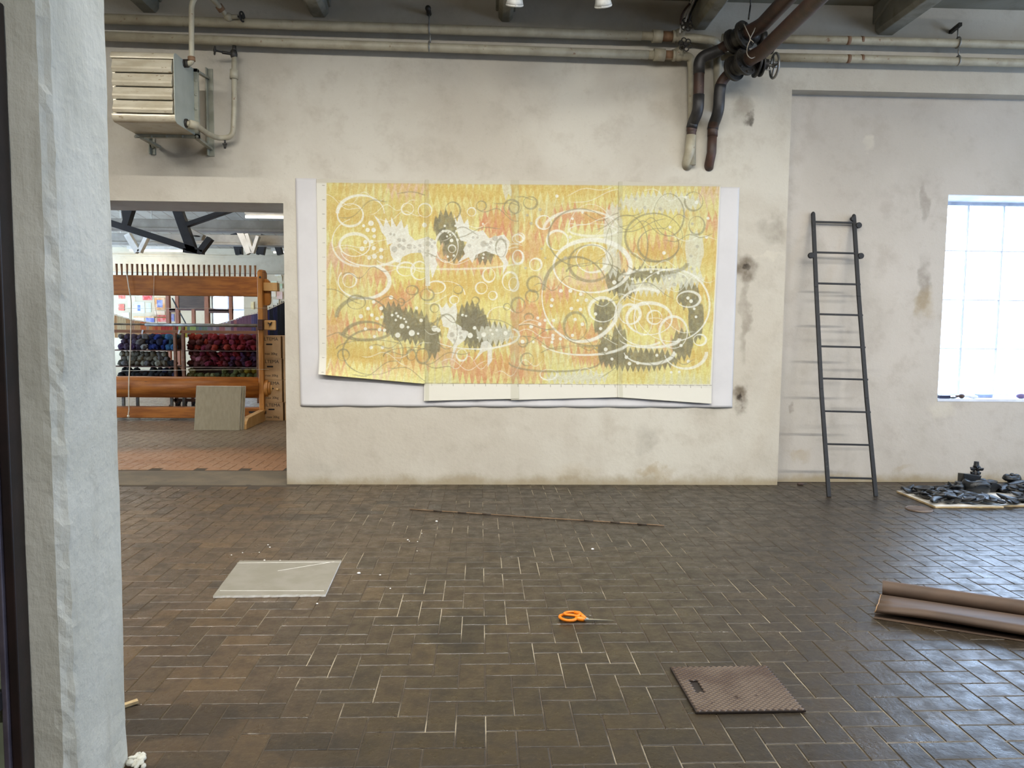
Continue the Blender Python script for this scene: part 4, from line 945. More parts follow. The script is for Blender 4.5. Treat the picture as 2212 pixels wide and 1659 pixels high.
def drawing():
    sheet('backing_paper', 'large white sheet of paper pinned to the wall behind the drawing', [(638,385),(1597,405),(1581,880),(650,877)], 180, 90, .002,
          lambda U, V: .004+.009*np.abs(np.sin(U*23+2*V))*((U < .06)+(U > .955))*.6+.02*np.clip(V-.93, 0, 1)/.07*np.abs(np.sin(U*31))*.6, M['paper_white'], cat='paper')
    lab = ['left tracing-paper sheet of the yellow pencil drawing, its lower edge curling off the wall', 'second sheet of the pencil drawing, with two white spotted horses', 'third sheet of the pencil drawing, with wide white loops left of the spiral', 'right sheet of the pencil drawing, with white rings over dark flames']
    col = lambda a, b: art_color(a, b)*np.array([1.0,1.0,1.0])
    sheet('drawing_sheet', lab[0], [(683,386),(928,391),(918,829),(690,808)], 300, 520, .018, lambda U, V: .002*np.sin(U*9)+.05*np.clip((V-.9)/.1, 0, 1)**1.4*(1-.55*U), M['pencil'], col, 'drawing sheets')
    sheet('drawing_sheet', lab[1], [(918,388),(1120,391),(1121,861),(916,866)], 250, 560, .0235, lambda U, V: .002*np.sin(U*7+1)+.014*np.clip((V-.93)/.07, 0, 1), M['pencil'], col, 'drawing sheets')
    sheet('drawing_sheet', lab[2], [(1104,389),(1344,394),(1334,858),(1104,864)], 290, 560, .020, lambda U, V: .002*np.sin(U*6+2)+.014*np.clip((V-.93)/.07, 0, 1), M['pencil'], col, 'drawing sheets')
    sheet('drawing_sheet', lab[3], [(1336,392),(1557,399),(1536,872),(1334,858)], 270, 560, .026, lambda U, V: .002*np.sin(U*8+3)+.016*np.clip((V-.93)/.07, 0, 1), M['pencil'], col, 'drawing sheets')
drawing()

# ------------------------------------------------------------------ ladder
def ladder():
    def on(px, py):     # leaning plane: bottom at floor, top at niche wall
        yb = F(1841, 1073).y; zt = P(1800, 465, NICHE-.03).z; yt = NICHE-.03
        d = ray(px, py); k = (yt-yb)/zt          # y = yb + k z
        t = (yb+k*EYE)/(d.y-k*d.z); return EYEP+d*t
    e = thing('ladder', 'black iron ladder leaning against the recessed wall left of the window', 'ladder', F(1841,1073))
    L = [on(1756.5,464), on(1763,620), on(1774,840), on(1790.5,1073)]; R = [on(1844.5,469), on(1855,640), on(1872,860), on(1892,1072)]
    nrm = Vector((0,-1,.1))
    for pts, nm in ((L, 'left'), (R, 'right')):
        m = MB()
        for i in range(3): m.bar(pts[i], pts[i+1]+(pts[i+1]-pts[i])*.002, .036, .022, up=nrm)
        m.ball(pts[0], (.021,.014,.03)); tip = pts[3]; m.build('side_rail', M['ladder'], e, bevel=.004)
    def lerp(pts, y):
        return None
    ys = [480,546,613,679.5,749,818.5,889,960,1032.5]
    for i, y in enumerate(ys):
        xl = 1757+ (y-464)*(1790-1757)/(1073-464)-3.0+(0 if i < 2 else 1); xr = 1844+(y-469)*(1892-1844)/(1072-469)+3
        m = MB(); m.bar(on(xl, y-1), on(xr, y+1.5), .017, .017, up=nrm); m.build('rung', M['ladder'], e, bevel=.003)
    for (x, y) in ((1751.5,552),(1858.5,553),(1854,487),(1841,473)):
        m = MB(); m.cyl(on(x, y)+Vector((0,.012,0)), on(x, y)+Vector((0,-.02,0)), .028 if x != 1841 else .02, 16); m.build('lug', M['ladder'], e, bevel=.004)
ladder()

# ------------------------------------------------------------------ things on the floor
def slab_from(pts, z0, z1, mtop, medge, name, label, cat, bevel=.001):
    m = MB(); m.hexa([(p.x,p.y,z0) for p in pts], [(p.x,p.y,z1) for p in pts], 1); m.m = [1]*len(m.f); m.m[1] = 0
    return tag(m.build(name, [mtop, medge], bevel=bevel), label, cat)
def floor_things():
    z1 = .0135
    q = [F(460,1287,z1), F(703,1284,z1), F(737,1210,z1), F(517,1211,z1)]
    # irregular broken front edge
    pts = []
    for i in range(40):
        t = i/40; p = q[0].lerp(q[1], t); pts.append(Vector((p.x, p.y+rnd.uniform(-.003,.004), 0)))
    pts += [Vector((p.x,p.y,0)) for p in (q[1], q[2], q[3])]
    m = MB(); m.hexa([(p.x,p.y,.001) for p in pts], [(p.x,p.y,z1) for p in pts], 1); m.m[1] = 0
    o = m.build('plasterboard_offcut', [M['gypsum_face'], M['gypsum_edge']]); tag(o, 'square grey plasterboard offcut lying flat on the brick floor', 'board')
    s = MB()
    for a, b in (((512,1216),(735,1214)), ((475,1276),(700,1276)), ((600,1233),(722,1213))):
        A, B = F(a[0],a[1],z1+.0003), F(b[0],b[1],z1+.0003); s.bar(A, B, .0035, .0006)
    s.build('score_lines', M['gypsum_edge'], o)
    # iron inspection cover
    z1 = .012
    c = [F(1447,1439,z1), F(1652,1434,z1), F(1741,1533,z1), F(1504,1537,z1)]
    ax = (c[2]-c[3]); ay = (c[0]-c[3])
    e = thing('floor_hatch', 'rusty square iron floor hatch with diamond tread and a lifting slot', 'hatch', c[3].lerp(c[1], .5)*1)
    e.location.z = 0
    slot = (.11,.19,.42,.66)   # u0,u1,v0,v1 from near left
    def uv(u, v, z): p = c[3]+ax*u+ay*v; return (p.x, p.y, z)
    m = MB()
    for (u0,u1,v0,v1) in ((0,slot[0],0,1),(slot[1],1,0,1),(slot[0],slot[1],0,slot[2]),(slot[0],slot[1],slot[3],1)):
        m.hexa([uv(u0,v0,.002),uv(u1,v0,.002),uv(u1,v1,.002),uv(u0,v1,.002)], [uv(u0,v0,z1-.003),uv(u1,v0,z1-.003),uv(u1,v1,z1-.003),uv(u0,v1,z1-.003)])
    m.build('plate', M['hatch_groove'], e)
    m = MB(); n = 17
    def insl(u, v): return slot[0]-.012 < u < slot[1]+.012 and slot[2]-.012 < v < slot[3]+.012
    w_ = .0
    g = .40/n
    for i in range(n):                 # raised diamonds
        for j in range(n):
            for s_ in (0, .5):
                u = (i+.5+s_)/n; v = (j+.5+s_)/n; h = .455/n
                if u+h > 1 or v+h > 1 or insl(u, v): continue
                h2 = h*.8
                m.hexa([uv(u-h,v,z1-.0032),uv(u,v-h,z1-.0032),uv(u+h,v,z1-.0032),uv(u,v+h,z1-.0032)], [uv(u-h2,v,z1),uv(u,v-h2,z1),uv(u+h2,v,z1),uv(u,v+h2,z1)])
    m.build('tread_pattern', M['hatch'], e)
    m = MB(); m.hexa([uv(slot[0],slot[2],.0015),uv(slot[1],slot[2],.0015),uv(slot[1],slot[3],.0015),uv(slot[0],slot[3],.0015)], [uv(slot[0],slot[2],.003),uv(slot[1],slot[2],.003),uv(slot[1],slot[3],.003),uv(slot[0],slot[3],.003)]); m.build('lifting_slot', M['ink'], e)
    # scissors
    e = thing('scissors', 'large scissors with orange handles lying on the brick floor', 'scissors', F(1250,1337))
    def loop(cx, cy, pts, zc, rad=.008):
        return [F(x, y, zc) for x, y in pts]
    A = [(1252,1323),(1240,1321.5),(1226,1322),(1218,1325),(1222,1328),(1236,1329),(1246,1331),(1252,1329)]
    B = [(1245,1331),(1232,1328.5),(1218,1328),(1209.5,1330),(1209,1334),(1216,1338.5),(1228,1341),(1240,1340),(1246,1336)]
    def ring_(pts, z, r, nm):
        P_ = [F(x, y, z) for x, y in pts]; P_ = fillet(P_+[P_[0]], .03, 4); m = MB(); m.tube(P_, r, 10); return m
    m = ring_(A, .022, .0065, ''); m.tube([F(1240,1323,.02), F(1251,1325,.018), F(1258,1331,.014), F(1266,1336,.010)], [.008,.011,.011,.007], 12); m.build('upper_handle', M['orange'], e)
    m = ring_(B, .012, .008, ''); m.tube([F(1243,1335,.012), F(1250,1336.5,.012), F(1258,1338,.010), F(1264,1339,.009)], [.009,.013,.013,.009], 12); m.build('lower_handle', M['orange'], e)
    m = MB(); a, b = F(1262,1338.5,.010), F(1325,1341,.006); sd = Vector((0,1,0))
    m.hexa([a-sd*.012+Vector((0,0,-.002)), b-Vector((0,0,.0015)), b+Vector((.001,.001,-.0015)), a+sd*.012+Vector((0,0,-.002))], [a-sd*.012+Vector((0,0,.002)), b+Vector((0,0,.0005)), b+Vector((.001,.001,.0005)), a+sd*.012+Vector((0,0,.002))]); m.build('blade', M['blade'], e)
    m = MB(); a, b = F(1262,1337.5,.015), F(1323,1340,.009)
    m.hexa([a-sd*.010+Vector((0,0,-.002)), b-Vector((0,0,.001)), b+Vector((.001,.001,-.001)), a+sd*.012+Vector((0,0,-.002))], [a-sd*.010+Vector((0,0,.001)), b+Vector((0,0,.0005)), b+Vector((.001,.001,.0005)), a+sd*.012+Vector((0,0,.001))]); m.cyl(F(1268,1338,.012), F(1268,1338,.012)+Vector((0,0,.008)), .006, 14); m.build('blade', M['blade'], e)
    # cane
    e = thing('cane_rod', 'long thin brown cane lying across the floor below the drawing', 'rod', F(1160,1118))
    a, b = F(885,1100,.006), F(1435,1135.5,.006); n = 10
    m = MB()
    pts = [a.lerp(b, i/40)+Vector((0, math.sin(i/40*9)*.004, 0)) for i in range(41)]
    m.tube(pts, .0048, 10); m.build('stem', M['rod'], e)
    m = MB()
    for i in range(1, n): p = a.lerp(b, i/n); q_ = a.lerp(b, i/n+.035); m.tube([p, q_], .0055, 10)
    m.build_split('joint', M['rod_joint'], e)
    # round drain
    c = F(1985,1101); m = MB(); m.cyl((c.x,c.y,.0), (c.x,c.y,.006), .105, 32); m.torus((c.x,c.y,.006), (0,0,1), .097, .006, 32, 6)
    for i in range(-4, 5): h = math.sqrt(max(0, .09**2-(i*.02)**2)); m.box((c.x-h, c.y+i*.02-.005, .005), (c.x+h, c.y+i*.02+.005, .009))
    tag(m.build('drain_cover', M['hatch']), 'small round rusty drain cover in the floor by the black clay pieces', 'drain cover')
    # tools and scraps
    a, b = F(1722,1045.5,.012), F(1735,1046,.012); e = thing('chisel', 'small brown-handled tool on the floor by the wall left of the ladder', 'tool', F(1730,1046))
    m = MB(); m.tube([a, a.lerp(b,.3), b], [.008,.012,.011], 12); m.build('handle', M['pipe_brown'], e)
    m = MB(); m.tube([b, F(1744,1044.5,.010)], [.004,.003], 8); m.build('blade', M['iron_dark'], e)
    a = F(283,1519,.01); b = F(298,1514,.012); a0 = a+(a-b)*2.2
    m = MB(); m.bar(a0, b, .022, .012); tag(m.build('wood_offcut', M['board_edge'], bevel=.001), 'pale wooden stick end poking out from behind the pillar foot', 'wood scrap')
    m = MB()
    for i in range(26):
        c = F(288+rnd.uniform(-8,22), 1640+rnd.uniform(-14,16), .008); m.ball(c, (rnd.uniform(.006,.018), rnd.uniform(.006,.018), rnd.uniform(.004,.01)), seg=6, rings=4)
    tag(m.build('plaster_crumbs', M['pillar']), 'pale plaster crumbs heaped at the foot of the pillar', 'rubble', kind='stuff')
    crumbs = [(943,1126,1.2),(911,1152,.5),(881,1166,.8),(884,1169,.5),(902,1170,.6),(901,1190,.5),(579,1177,.7),(583,1182,.7),(524,1194,.6),(560,1193,.6),(500,1199,.6),(775,1238,1.3),(821,1242,.8),(685,1304,.8),(843,1271,.6),(1280,1186,1.2),(571,1210,.8),(605,1211,.8)]
    for i, (x, y, s_) in enumerate(crumbs):
        c = F(x, y, .004); m = MB(); m.ball(c, (.009*s_,.007*s_,.005*s_), seg=7, rings=4)
        tag(m.build('paint_chip', M['gypsum_edge']), 'tiny white chip lying loose on the brick floor', 'chip', 'white chips on the brick floor')
M['hatch_groove'] = worn('dark_groove_iron', (44,32,26), (34,26,22), .7, scale=8)  # plate between the diamonds, coloured darker for contrast
M['hatch'] = worn('rusty_iron_tread', (108,94,82), (82,66,56), .45, .1, scale=4, c3=(58,42,32), bmp=.3)
floor_things()

# brown paper roll ---------------------------------------------------
def paper_roll():
    rr = .043
    A = F(1905,1292); B = F(2212,1338); d = (B-A); d.z = 0; d.normalize()
    nrm = Vector((d.y, -d.x, 0))      # towards the camera
    A = A - nrm*rr
    Lk = 2.1
    e = thing('paper_roll', 'roll of brown paper partly unrolled on the floor at the right edge', 'paper roll', A)
    # spiral roll profile
    prof = []
    for i in range(60):
        t = i/59; a = -PI/2+ t*2*PI*2.6; r = rr*(.55+.45*t); prof.append((math.cos(a)*-r*1.0, rr+math.sin(a)*r))
    axis = [A + d*(Lk*k/30) for k in range(31)]
    m = MB(); m.tube([A+Vector((0,0,rr+.001)), A+d*Lk+Vector((0,0,rr+.001))], rr, 36, caps=False)
    for (r0) in (.034,.025,.017): m.tube([A+d*.001+Vector((0,0,rr+.001)), A+d*(Lk-.001)+Vector((0,0,rr+.001))], r0, 28, caps=False)
    m.build('roll', M['kraft'], e)
    # loose sheet running forward from under the roll and curling at its front edge
    sp = [(0,.003),(rr*.8,.014),(.07,.030),(.11,.034),(.17,.040),(.23,.048),(.29,.060),(.33,.070),(.356,.073),(.376,.064),(.384,.048),(.378,.034),(.36,.026),(.335,.028)]
    pr = fillet([Vector((0, s_, z)) for s_, z in sp], .03, 3)
    m = MB(); n = 40; vs = []; K = len(pr)
    for k in range(n+1):
        u = k/n; wob = .003*math.sin(u*14); fl = 1+.05*math.sin(u*7)
        tap = min(1, .55+u*5)
        for i, p in enumerate(pr):
            sfrac = i/(K-1)
            base = A + d*(Lk*u - .035*(1-0)*(sfrac if u < .02 else 0)) + nrm*(p.y*(1.0+.0*u))
            zz = p.z*(1 if p.y < .25 else (.55+.45*tap))+wob*sfrac
            vs.append((base.x, base.y, max(.0025, zz)))
    fs = [(k*K+i, k*K+i+1, (k+1)*K+i+1, (k+1)*K+i) for k in range(n) for i in range(K-1)]
    m.add(vs, fs, 0, True); o = m.build('loose_sheet', M['kraft'], e)
    q = MB(); q.tube([Vector(v) for v in vs[:K-2]], .0022, 6); q.build('cut_edge', M['kraft_edge'], e)
    q = MB(); q.hexa([A+nrm*.02+Vector((0,0,.002)), A+nrm*.40+d*-.035+Vector((0,0,.002)), A+nrm*.36+d*Lk+Vector((0,0,.002)), A+nrm*.02+d*Lk+Vector((0,0,.002))], [A+nrm*.02+Vector((0,0,.0035)), A+nrm*.40+d*-.035+Vector((0,0,.0035)), A+nrm*.36+d*Lk+Vector((0,0,.0035)), A+nrm*.02+d*Lk+Vector((0,0,.0035))]); q.build('under_layer', M['kraft'], e)
    so = o.modifiers.new('thickness', 'SOLIDIFY'); so.thickness = .0012; so.offset = 0
paper_roll()

# black clay pieces ---------------------------------------------------
def clay():
    zb = .016
    a, b, c = F(1933,1060,zb), F(2021,1094,zb), F(2163,1092,zb); w = c.x-b.x
    dep = Vector((0,1,0))*(a.y-b.y)
    def board(x0, x1, y0, y1, label):
        m = MB(); m.box((x0,y0,.001),(x1,y1,zb)); m.m = [1]*6; m.m[1] = 0
        tag(m.build('board', [M['board_white'], M['board_edge']], bevel=.001), label, 'board')
    x0 = b.x; x1 = c.x; y0 = b.y; y1 = a.y
    board(x0, x1, y0, y1, 'white board under the black clay pieces, nearest the ladder')
    x2 = x1+.01; x3 = P(2196,1090,y0+.03).x; board(x2, x3+.35, y0+.045, y1, 'white board under the clay pieces, right of the larger board')
    board(x3+.02+.35, x3+1.1, y0-.07, y1, 'white board at the right picture edge under the last clay pieces')
    # prototypes of shards
    protos = []
    def blobby(kind):
        bm = bmesh.new()
        if kind in (0, 3):      # slim leaf / boat shape
            bmesh.ops.create_icosphere(bm, subdivisions=3, radius=1)
            for v in bm.verts:
                x, y, z = v.co; v.co = Vector((x*(.085 if kind == 0 else .07), y*(.034 if kind == 0 else .05)*(1-.35*x), (z*.018 if z > 0 else z*.012)+.012*x*x))
        elif kind == 1:     # dished sherd
            bmesh.ops.create_icosphere(bm, subdivisions=3, radius=1)
            for v in bm.verts:
                x, y, z = v.co; v.co = Vector((x*.07, y*.055, z*.012+.02*(x*x+y*y)))
        elif kind == 2:     # bent tongue
            bmesh.ops.create_icosphere(bm, subdivisions=3, radius=1)
            for v in bm.verts:
                x, y, z = v.co; v.co = Vector((x*.095, y*.028+.03*x*x, z*.013+.008))
        elif kind == 4:     # three-lobed sherd
            bmesh.ops.create_icosphere(bm, subdivisions=3, radius=1)
            for v in bm.verts:
                x, y, z = v.co; t = math.atan2(y, x); k = 1+.32*math.cos(3*t); v.co = Vector((x*.06*k, y*.06*k, z*.014))
        elif kind == 5:     # ring fragment
            pass
        if kind == 5:
            m = MB(); m.torus((0,0,.01), (0,0,1), .045, .016, 26, 10, sq=.75); me = bpy.data.meshes.new('clay_ring'); me.from_pydata(m.v, [], m.f)
            for p in me.polygons: p.use_smooth = True
            me.materials.append(M['black_clay']); bm.free(); return me
        for v in bm.verts:
            nn = mnoise.noise(v.co*22+Vector((kind*5,0,0))); v.co += v.co.normalized()*nn*.007
        me = bpy.data.meshes.new('clay_piece'); bm.to_mesh(me); bm.free()
        for p in me.polygons: p.use_smooth = True
        me.materials.append(M['black_clay']); return me
    kinds = [('clay_shard', 'narrow boat-shaped black clay piece lying among the others on the white boards'), ('clay_dish', 'dished oval black clay piece lying among the others on the white boards'), ('clay_tongue', 'bent tongue-shaped black clay piece lying among the others on the white boards'),
             ('clay_shard', 'rounded leaf-shaped black clay piece lying among the others on the white boards'), ('clay_lobe', 'three-lobed black clay piece lying among the others on the white boards'), ('clay_ring', 'ring-shaped black clay fragment lying among the others on the white boards')]
    mesh = [blobby(i) for i in range(6)]
    r = random.Random(3)
    def place(k, p, rot, s_=1.0, row='', half=''):
        o = bpy.data.objects.new(kinds[k][0], mesh[k]); COL.objects.link(o); o.location = p; o.rotation_euler = rot; o.scale = (s_, s_, s_*1.3)
        tag(o, kinds[k][1].replace(' lying among the others on the white boards', ', '+row+', '+half), 'clay piece', 'black clay pieces, ' + ('boat-shaped','dished','tongue-shaped','leaf-shaped','three-lobed','rings')[k]+', '+row+', '+half)
    yb_ = F(2100,1069).y+.02
    ny = 7
    for j in range(ny):
        yy = y0+.07+(y1-y0-.12)*j/(ny-1)
        xe = x3+.95
        x = x0+.06
        while x < xe:
            k = r.choice([0,0,1,2,3,3,3,4,1,5])
            if j >= 2 and abs(x-P(2108,1060,yb_).x) < .19: x += .1; continue
            if j >= 4 and x > x0+.5: zt = .01+r.uniform(0,.05)
            else: zt = r.uniform(0,.022)
            place(k, (x+r.uniform(-.02,.02), yy+r.uniform(-.03,.03), zb+.017+zt), (r.uniform(-.35,.35), r.uniform(-.35,.35), r.uniform(0,2*PI)), r.uniform(.72,1.12), ('front row','second row','third row','fourth row','fifth row','sixth row','back row')[j]+' of the heap', 'left half of the left board' if x < x1-.3 else 'right half of the left board' if x < x1 else 'on the right boards'); x += r.uniform(.066,.10)
    # upright larger pieces at the back
    def up(name, label, mb, cat='clay piece'): 
        tag(mb.build(name, M['black_clay'], bevel=.002), label, cat)
    yb_ = F(2100,1069).y+.02
    def Q(px, py, y=None): return P(px, py, y or yb_)
    zz = zb+.001
    m = MB(); c = Q(2109,1050)
    # pot: squat bag with folded rim
    base = Vector((Q(2108,1060).x, yb_, zz))
    vs = []; n = 28; prof = [(.085,0),(.112,.03),(.118,.075),(.112,.115),(.098,.142),(.088,.15),(.07,.128),(.06,.06)]
    for i, (rr, z) in enumerate(prof):
        for k in range(n):
            t = 2*PI*k/n; q = rr*(1+.05*math.sin(5*t)+.03*math.sin(9*t+i)); vs.append((base.x+q*1.05*math.cos(t), base.y+q*.8*math.sin(t), base.z+z*.78+.006*math.sin(3*t)*(i > 3)))
    m.add(vs, [(i*n+k, i*n+(k+1)%n, (i+1)*n+(k+1)%n, (i+1)*n+k) for i in range(len(prof)-1) for k in range(n)], 0, True)
    m.f.append(tuple(range(n))); m.m.append(0); m.sm.append(False)
    e = thing('clay_pot', 'squat black clay pot with a folded rim standing among the clay pieces', 'pot', base)
    m.build('vessel', M['black_clay'], e)
    h = MB(); h.tube(fillet([base+Vector((-.07,-.09,.07)), base+Vector((-.04,-.105,.095)), base+Vector((.04,-.105,.095)), base+Vector((.07,-.09,.07))], .03), .007, 8); h.build('handle', M['black_clay'], e)
    # tower of stacked lobes behind the pot
    yt = yb_+.13; tb = Vector((Q(2107,1040,yt).x, yt, zz)); e = thing('clay_tower', 'black clay tower of stacked lobes rising behind the pot', 'clay sculpture', tb)
    m = MB(); m.tube([tb, tb+Vector((0,0,.26))], [.045,.02], 14); m.build('stem', M['black_clay'], e)
    zt = P(2107,1006,yt).z
    for i, (py, rx, dx) in enumerate(((1030,.040,-.008),(1022,.033,-.004),(1013,.042,.003))):
        z = P(2107,py,yt).z; m = MB()
        nn = 20; t0 = [rx*(1.25+.42*math.cos(5*2*PI*k/nn+i)) for k in range(nn)]
        ringv = lambda s_, zz2: [(tb.x+dx+t0[k]*s_*math.cos(2*PI*k/nn), tb.y+t0[k]*s_*.7*math.sin(2*PI*k/nn), zz2) for k in range(nn)]
        m.hexa(ringv(.9, z-.014), ringv(1, z+.012)); m.build('lobe', M['black_clay'], e, bevel=.005)
    m = MB(); m.tube([(tb.x,yt,tb.z+.2),(tb.x+.012,yt,zt-.02),(tb.x+.006,yt,zt)], [.036,.044,.02], 12); m.build('cap', M['black_clay'], e)
    # dark backing vessel left of the pot, star, jars, hats
    big = [('clay_star', 'pointed black clay star leaning upright left of the pot', 2053, 1052, 'star', .065), ('clay_jar', 'small round black clay jar just left of the pot', 2070, 1053, 'jar', .05), ('clay_bowl', 'black clay half bowl standing on edge right of the pot', 2150, 1055, 'half', .075),
           ('clay_box', 'angular black clay vessel directly behind the pot on its left', 2090, 1050, 'boxy', .085), ('clay_hat', 'broad black clay disc with a knob at the back, right of the pot', 2185, 1043, 'hat', .075), ('clay_shell', 'folded black clay shell behind the half bowl', 2136, 1046, 'shell', .07), ('clay_bowl', 'pale-edged black clay bowl tilted in front of the disc', 2163, 1060, 'half2', .055), ('clay_shell', 'crumpled black clay shell at the right picture edge', 2204, 1050, 'shell', .06), ('clay_shell', 'folded black clay lump left of the disc with the knob', 2168, 1044, 'shell', .05)]
    for nm, lab, px, py, sh, s_ in big:
        y = yb_+(.1 if sh in ('hat','shell','boxy') else .0); c = Vector((P(px,py,y).x, y, zz+s_*.6)); m = MB()
        if sh == 'star':
            n = 10; rim = lambda k, q: (c.x+s_*(1.0 if k % 2 == 0 else .5)*math.cos(2*PI*k/n+PI/2+.3), c.y+q, c.z+s_*(1.0 if k % 2 == 0 else .5)*math.sin(2*PI*k/n+PI/2+.3))
            m.hexa([rim(k, -.012) for k in range(n)], [rim(k, .012) for k in range(n)]); 
            m.cyl((c.x,c.y,zz-.01),(c.x,c.y,c.z), .03, 12)
        elif sh == 'jar': m.tube([(c.x,c.y,zz),(c.x,c.y,zz+.03),(c.x,c.y,zz+.07),(c.x,c.y,zz+.09),(c.x,c.y,zz+.1)], [.03,.05,.048,.026,.032], 18)
        elif sh in ('half','half2'):
            n = 16; t = [PI*k/n for k in range(n+1)]
            fr = [(c.x+s_*math.cos(a), c.y, zz+s_*1.15*math.sin(a)*(1 if sh == 'half' else .7)) for a in t]; bk = [(c.x+s_*.8*math.cos(a)+.01, c.y+.05, zz+s_*.9*math.sin(a)*(1 if sh == 'half' else .7)) for a in t]
            m.hexa(fr, bk)
        elif sh == 'boxy': m.hexa([(c.x-.06,c.y-.05,zz),(c.x+.08,c.y-.05,zz),(c.x+.08,c.y+.06,zz),(c.x-.06,c.y+.06,zz)], [(c.x-.075,c.y-.05,zz+.165),(c.x+.09,c.y-.05,zz+.14),(c.x+.08,c.y+.06,zz+.14),(c.x-.06,c.y+.06,zz+.15)])
        elif sh == 'hat':
            m.cyl((c.x,c.y,zz),(c.x,c.y,zz+.10), .035, 14); m.ball((c.x,c.y,zz+.11), (.085,.06,.028)); m.ball((c.x,c.y,zz+.14), .02); m.ball((c.x-.045,c.y,zz+.118), (.035,.04,.034)); m.ball((c.x+.045,c.y,zz+.118), (.035,.04,.034))
        else:
            for k in range(5): a = k*1.25; m.ball((c.x+.03*math.cos(a), c.y+.02*math.sin(a), c.z+.012*k-.02), (s_*.75,.03,s_*.35), seg=12, rings=7)
        m.build(nm, M['black_clay'], bevel=.003 if sh in ('star','half','half2','boxy') else 0)
        tag(bpy.data.objects[-1] if False else COL.objects[-1], lab, 'clay piece')
clay()

def sill_things():
    z = WZ0+.005
    def at(px, dy=.03): p = P(px, 855, NICHE+dy); return p.x, NICHE+dy
    x0, y = at(2028, .05); x1, _ = at(2051, .05)
    e = tag(MB().box((x0+.0,y-.02,z),(x1,y+.03,z+.03)).build('tin_box', M['navy'], bevel=.003), 'small navy box at the left end of the window sill', 'box')
    x, y = at(2059, .03); tag(MB().ball((x,y,z+.009), (.035,.012,.009)).build('leather_scrap', M['iron_dark']), 'flat dark scrap on the window sill beside the navy box', 'scrap')
    x, y = at(2075, .06); m = MB(); m.ball((x+.01,y,z+.022), (.026,.03,.022)); m.tube([(x+.01,y,z+.02),(x-.02,y,z+.022),(x-.045,y+.0,z+.018)], [.016,.009,.012], 10); tag(m.build('turned_wooden_knob', M['pipe_brown']), 'brown turned wooden knob lying on the window sill', 'tool')  # turned wooden knob with a short stem
    x, y = at(2103, .05); m = MB(); m.ball((x,y,z+.018), (.045,.025,.018)); m.tube([(x-.03,y,z+.02),(x-.07,y+.1,z+.018),(x-.11,y+.14,z+.012)], [.014,.01,.008], 10); tag(m.build('white_brush', M['sill_paint']), 'pale brush-shaped tool on the window sill', 'tool')
    x, y = at(2119, .16); m = MB(); m.box((x-.03,y,z),(x+.12,y+.05,z+.03)); tag(m.build('paper_pad', M['pad_blue'], bevel=.002), 'pale blue pad lying towards the back of the window sill', 'pad')
    x, y = at(2206, .06); m = MB(); m.ball((x,y,z+.026), (.05,.03,.026)); tag(m.build('violet_stone', M['pad_violet']), 'smooth violet stone on the window sill at the right edge', 'stone')
M['navy'] = flat('navy_enamel', (34,36,66), .4); M['pad_blue'] = flat('pale_blue_card', (150,168,208), .6); M['pad_violet'] = flat('violet_stone_glaze', (120,104,150), .3)
sill_things()

# ================================================================== the far hall
HB = 20.0           # far wall
M['roof_paint'] = worn('greyed_roof_beam_paint', (172,165,152), (150,143,130), .6, scale=3)  # white beam paint set evenly darker and greyer
def hall_shell():
    xl, xr = -16.0, 3.0
    zc0, zc1 = 4.75, P(430, 541, HB).z+.02
    wz0, wz1 = P(500,706,HB).z, P(500,632,HB).z
    wxa, wxb = P(455,670,HB).x, P(527,670,HB).x
    m = MB(); zt = 3.6
    m.box((xl,HB,0),(wxa,HB+.3,zt)); m.box((wxa,HB,0),(wxb,HB+.3,wz0)); m.box((wxa,HB,wz1),(wxb,HB+.3,zt)); m.box((wxb,HB,0),(xr,HB+.3,zt))
    tag(m.build('wall_far', M['cream_wall']), kind='structure')
    window('window_8', wxa, wxb, wz0, wz1, HB+.12, 2, 2, bar=.05, frame=.06)
    area_light('daylight_portal', ((wxa+wxb)/2, HB+.25, (wz0+wz1)/2), (-PI/2, 0, 0), wxb-wxa, wz1-wz0, 1, (1,1,1), True)
    m = MB(); m.hexa([(xl,W+TH,zc0),(xr,W+TH,zc0),(xr,HB+.3,zc1),(xl,HB+.3,zc1)], [(xl,W+TH,zc0+.2),(xr,W+TH,zc0+.2),(xr,HB+.3,zc1+.2),(xl,HB+.3,zc1+.2)])
    tag(m.build('ceiling_hall', M['plank']), kind='structure')
    simple_wall('wall_hall_left', M['cream_wall'], [((xl-.3, W+TH, 0), (xl, HB+.3, 5))])
    simple_wall('wall_hall_right', M['cream_wall'], [((xr, W+TH, 0), (xr+.3, HB+.3, 5))])
    # girder with mouldings
    y = 17.0; z0, z1 = P(430,589,y).z, P(430,546,y).z
    m = MB(); m.box((xl,y,z0),(xr,y+.3,z1)); m.box((xl,y-.03,z1-.03),(xr,y,z1)); m.box((xl,y-.02,z1-.09),(xr,y,z1-.06)); m.box((xl,y-.025,z0),(xr,y,z0+.025)); m.box((xl,y-.012,z0+.05),(xr,y,z0+.06))
    tag(m.build('trim_1', M['cream_wall']), kind='structure')
    for i, (y, p0, p1) in enumerate(((14.4, 529, 506), (12.2, 499, 474))):
        m = MB(); m.box((xl,y,P(430,p0,y).z),(xr,y+.22,P(430,p1,y).z)); m.box((xl,y-.04,P(430,p0,y).z),(xr,y,P(430,p0,y).z+.04)); tag(m.build('roof_beam', M['roof_paint'], bevel=.01), 'long white roof beam of the hall, the '+('farther lower one' if i == 0 else 'nearer upper one'), 'beam', 'white roof beams of the hall')
        COL.objects[-1]['label'] = ('farther white roof beam crossing the hall just above the trusses', 'nearer white roof beam crossing the hall under the ceiling boards')[i]
hall_shell()
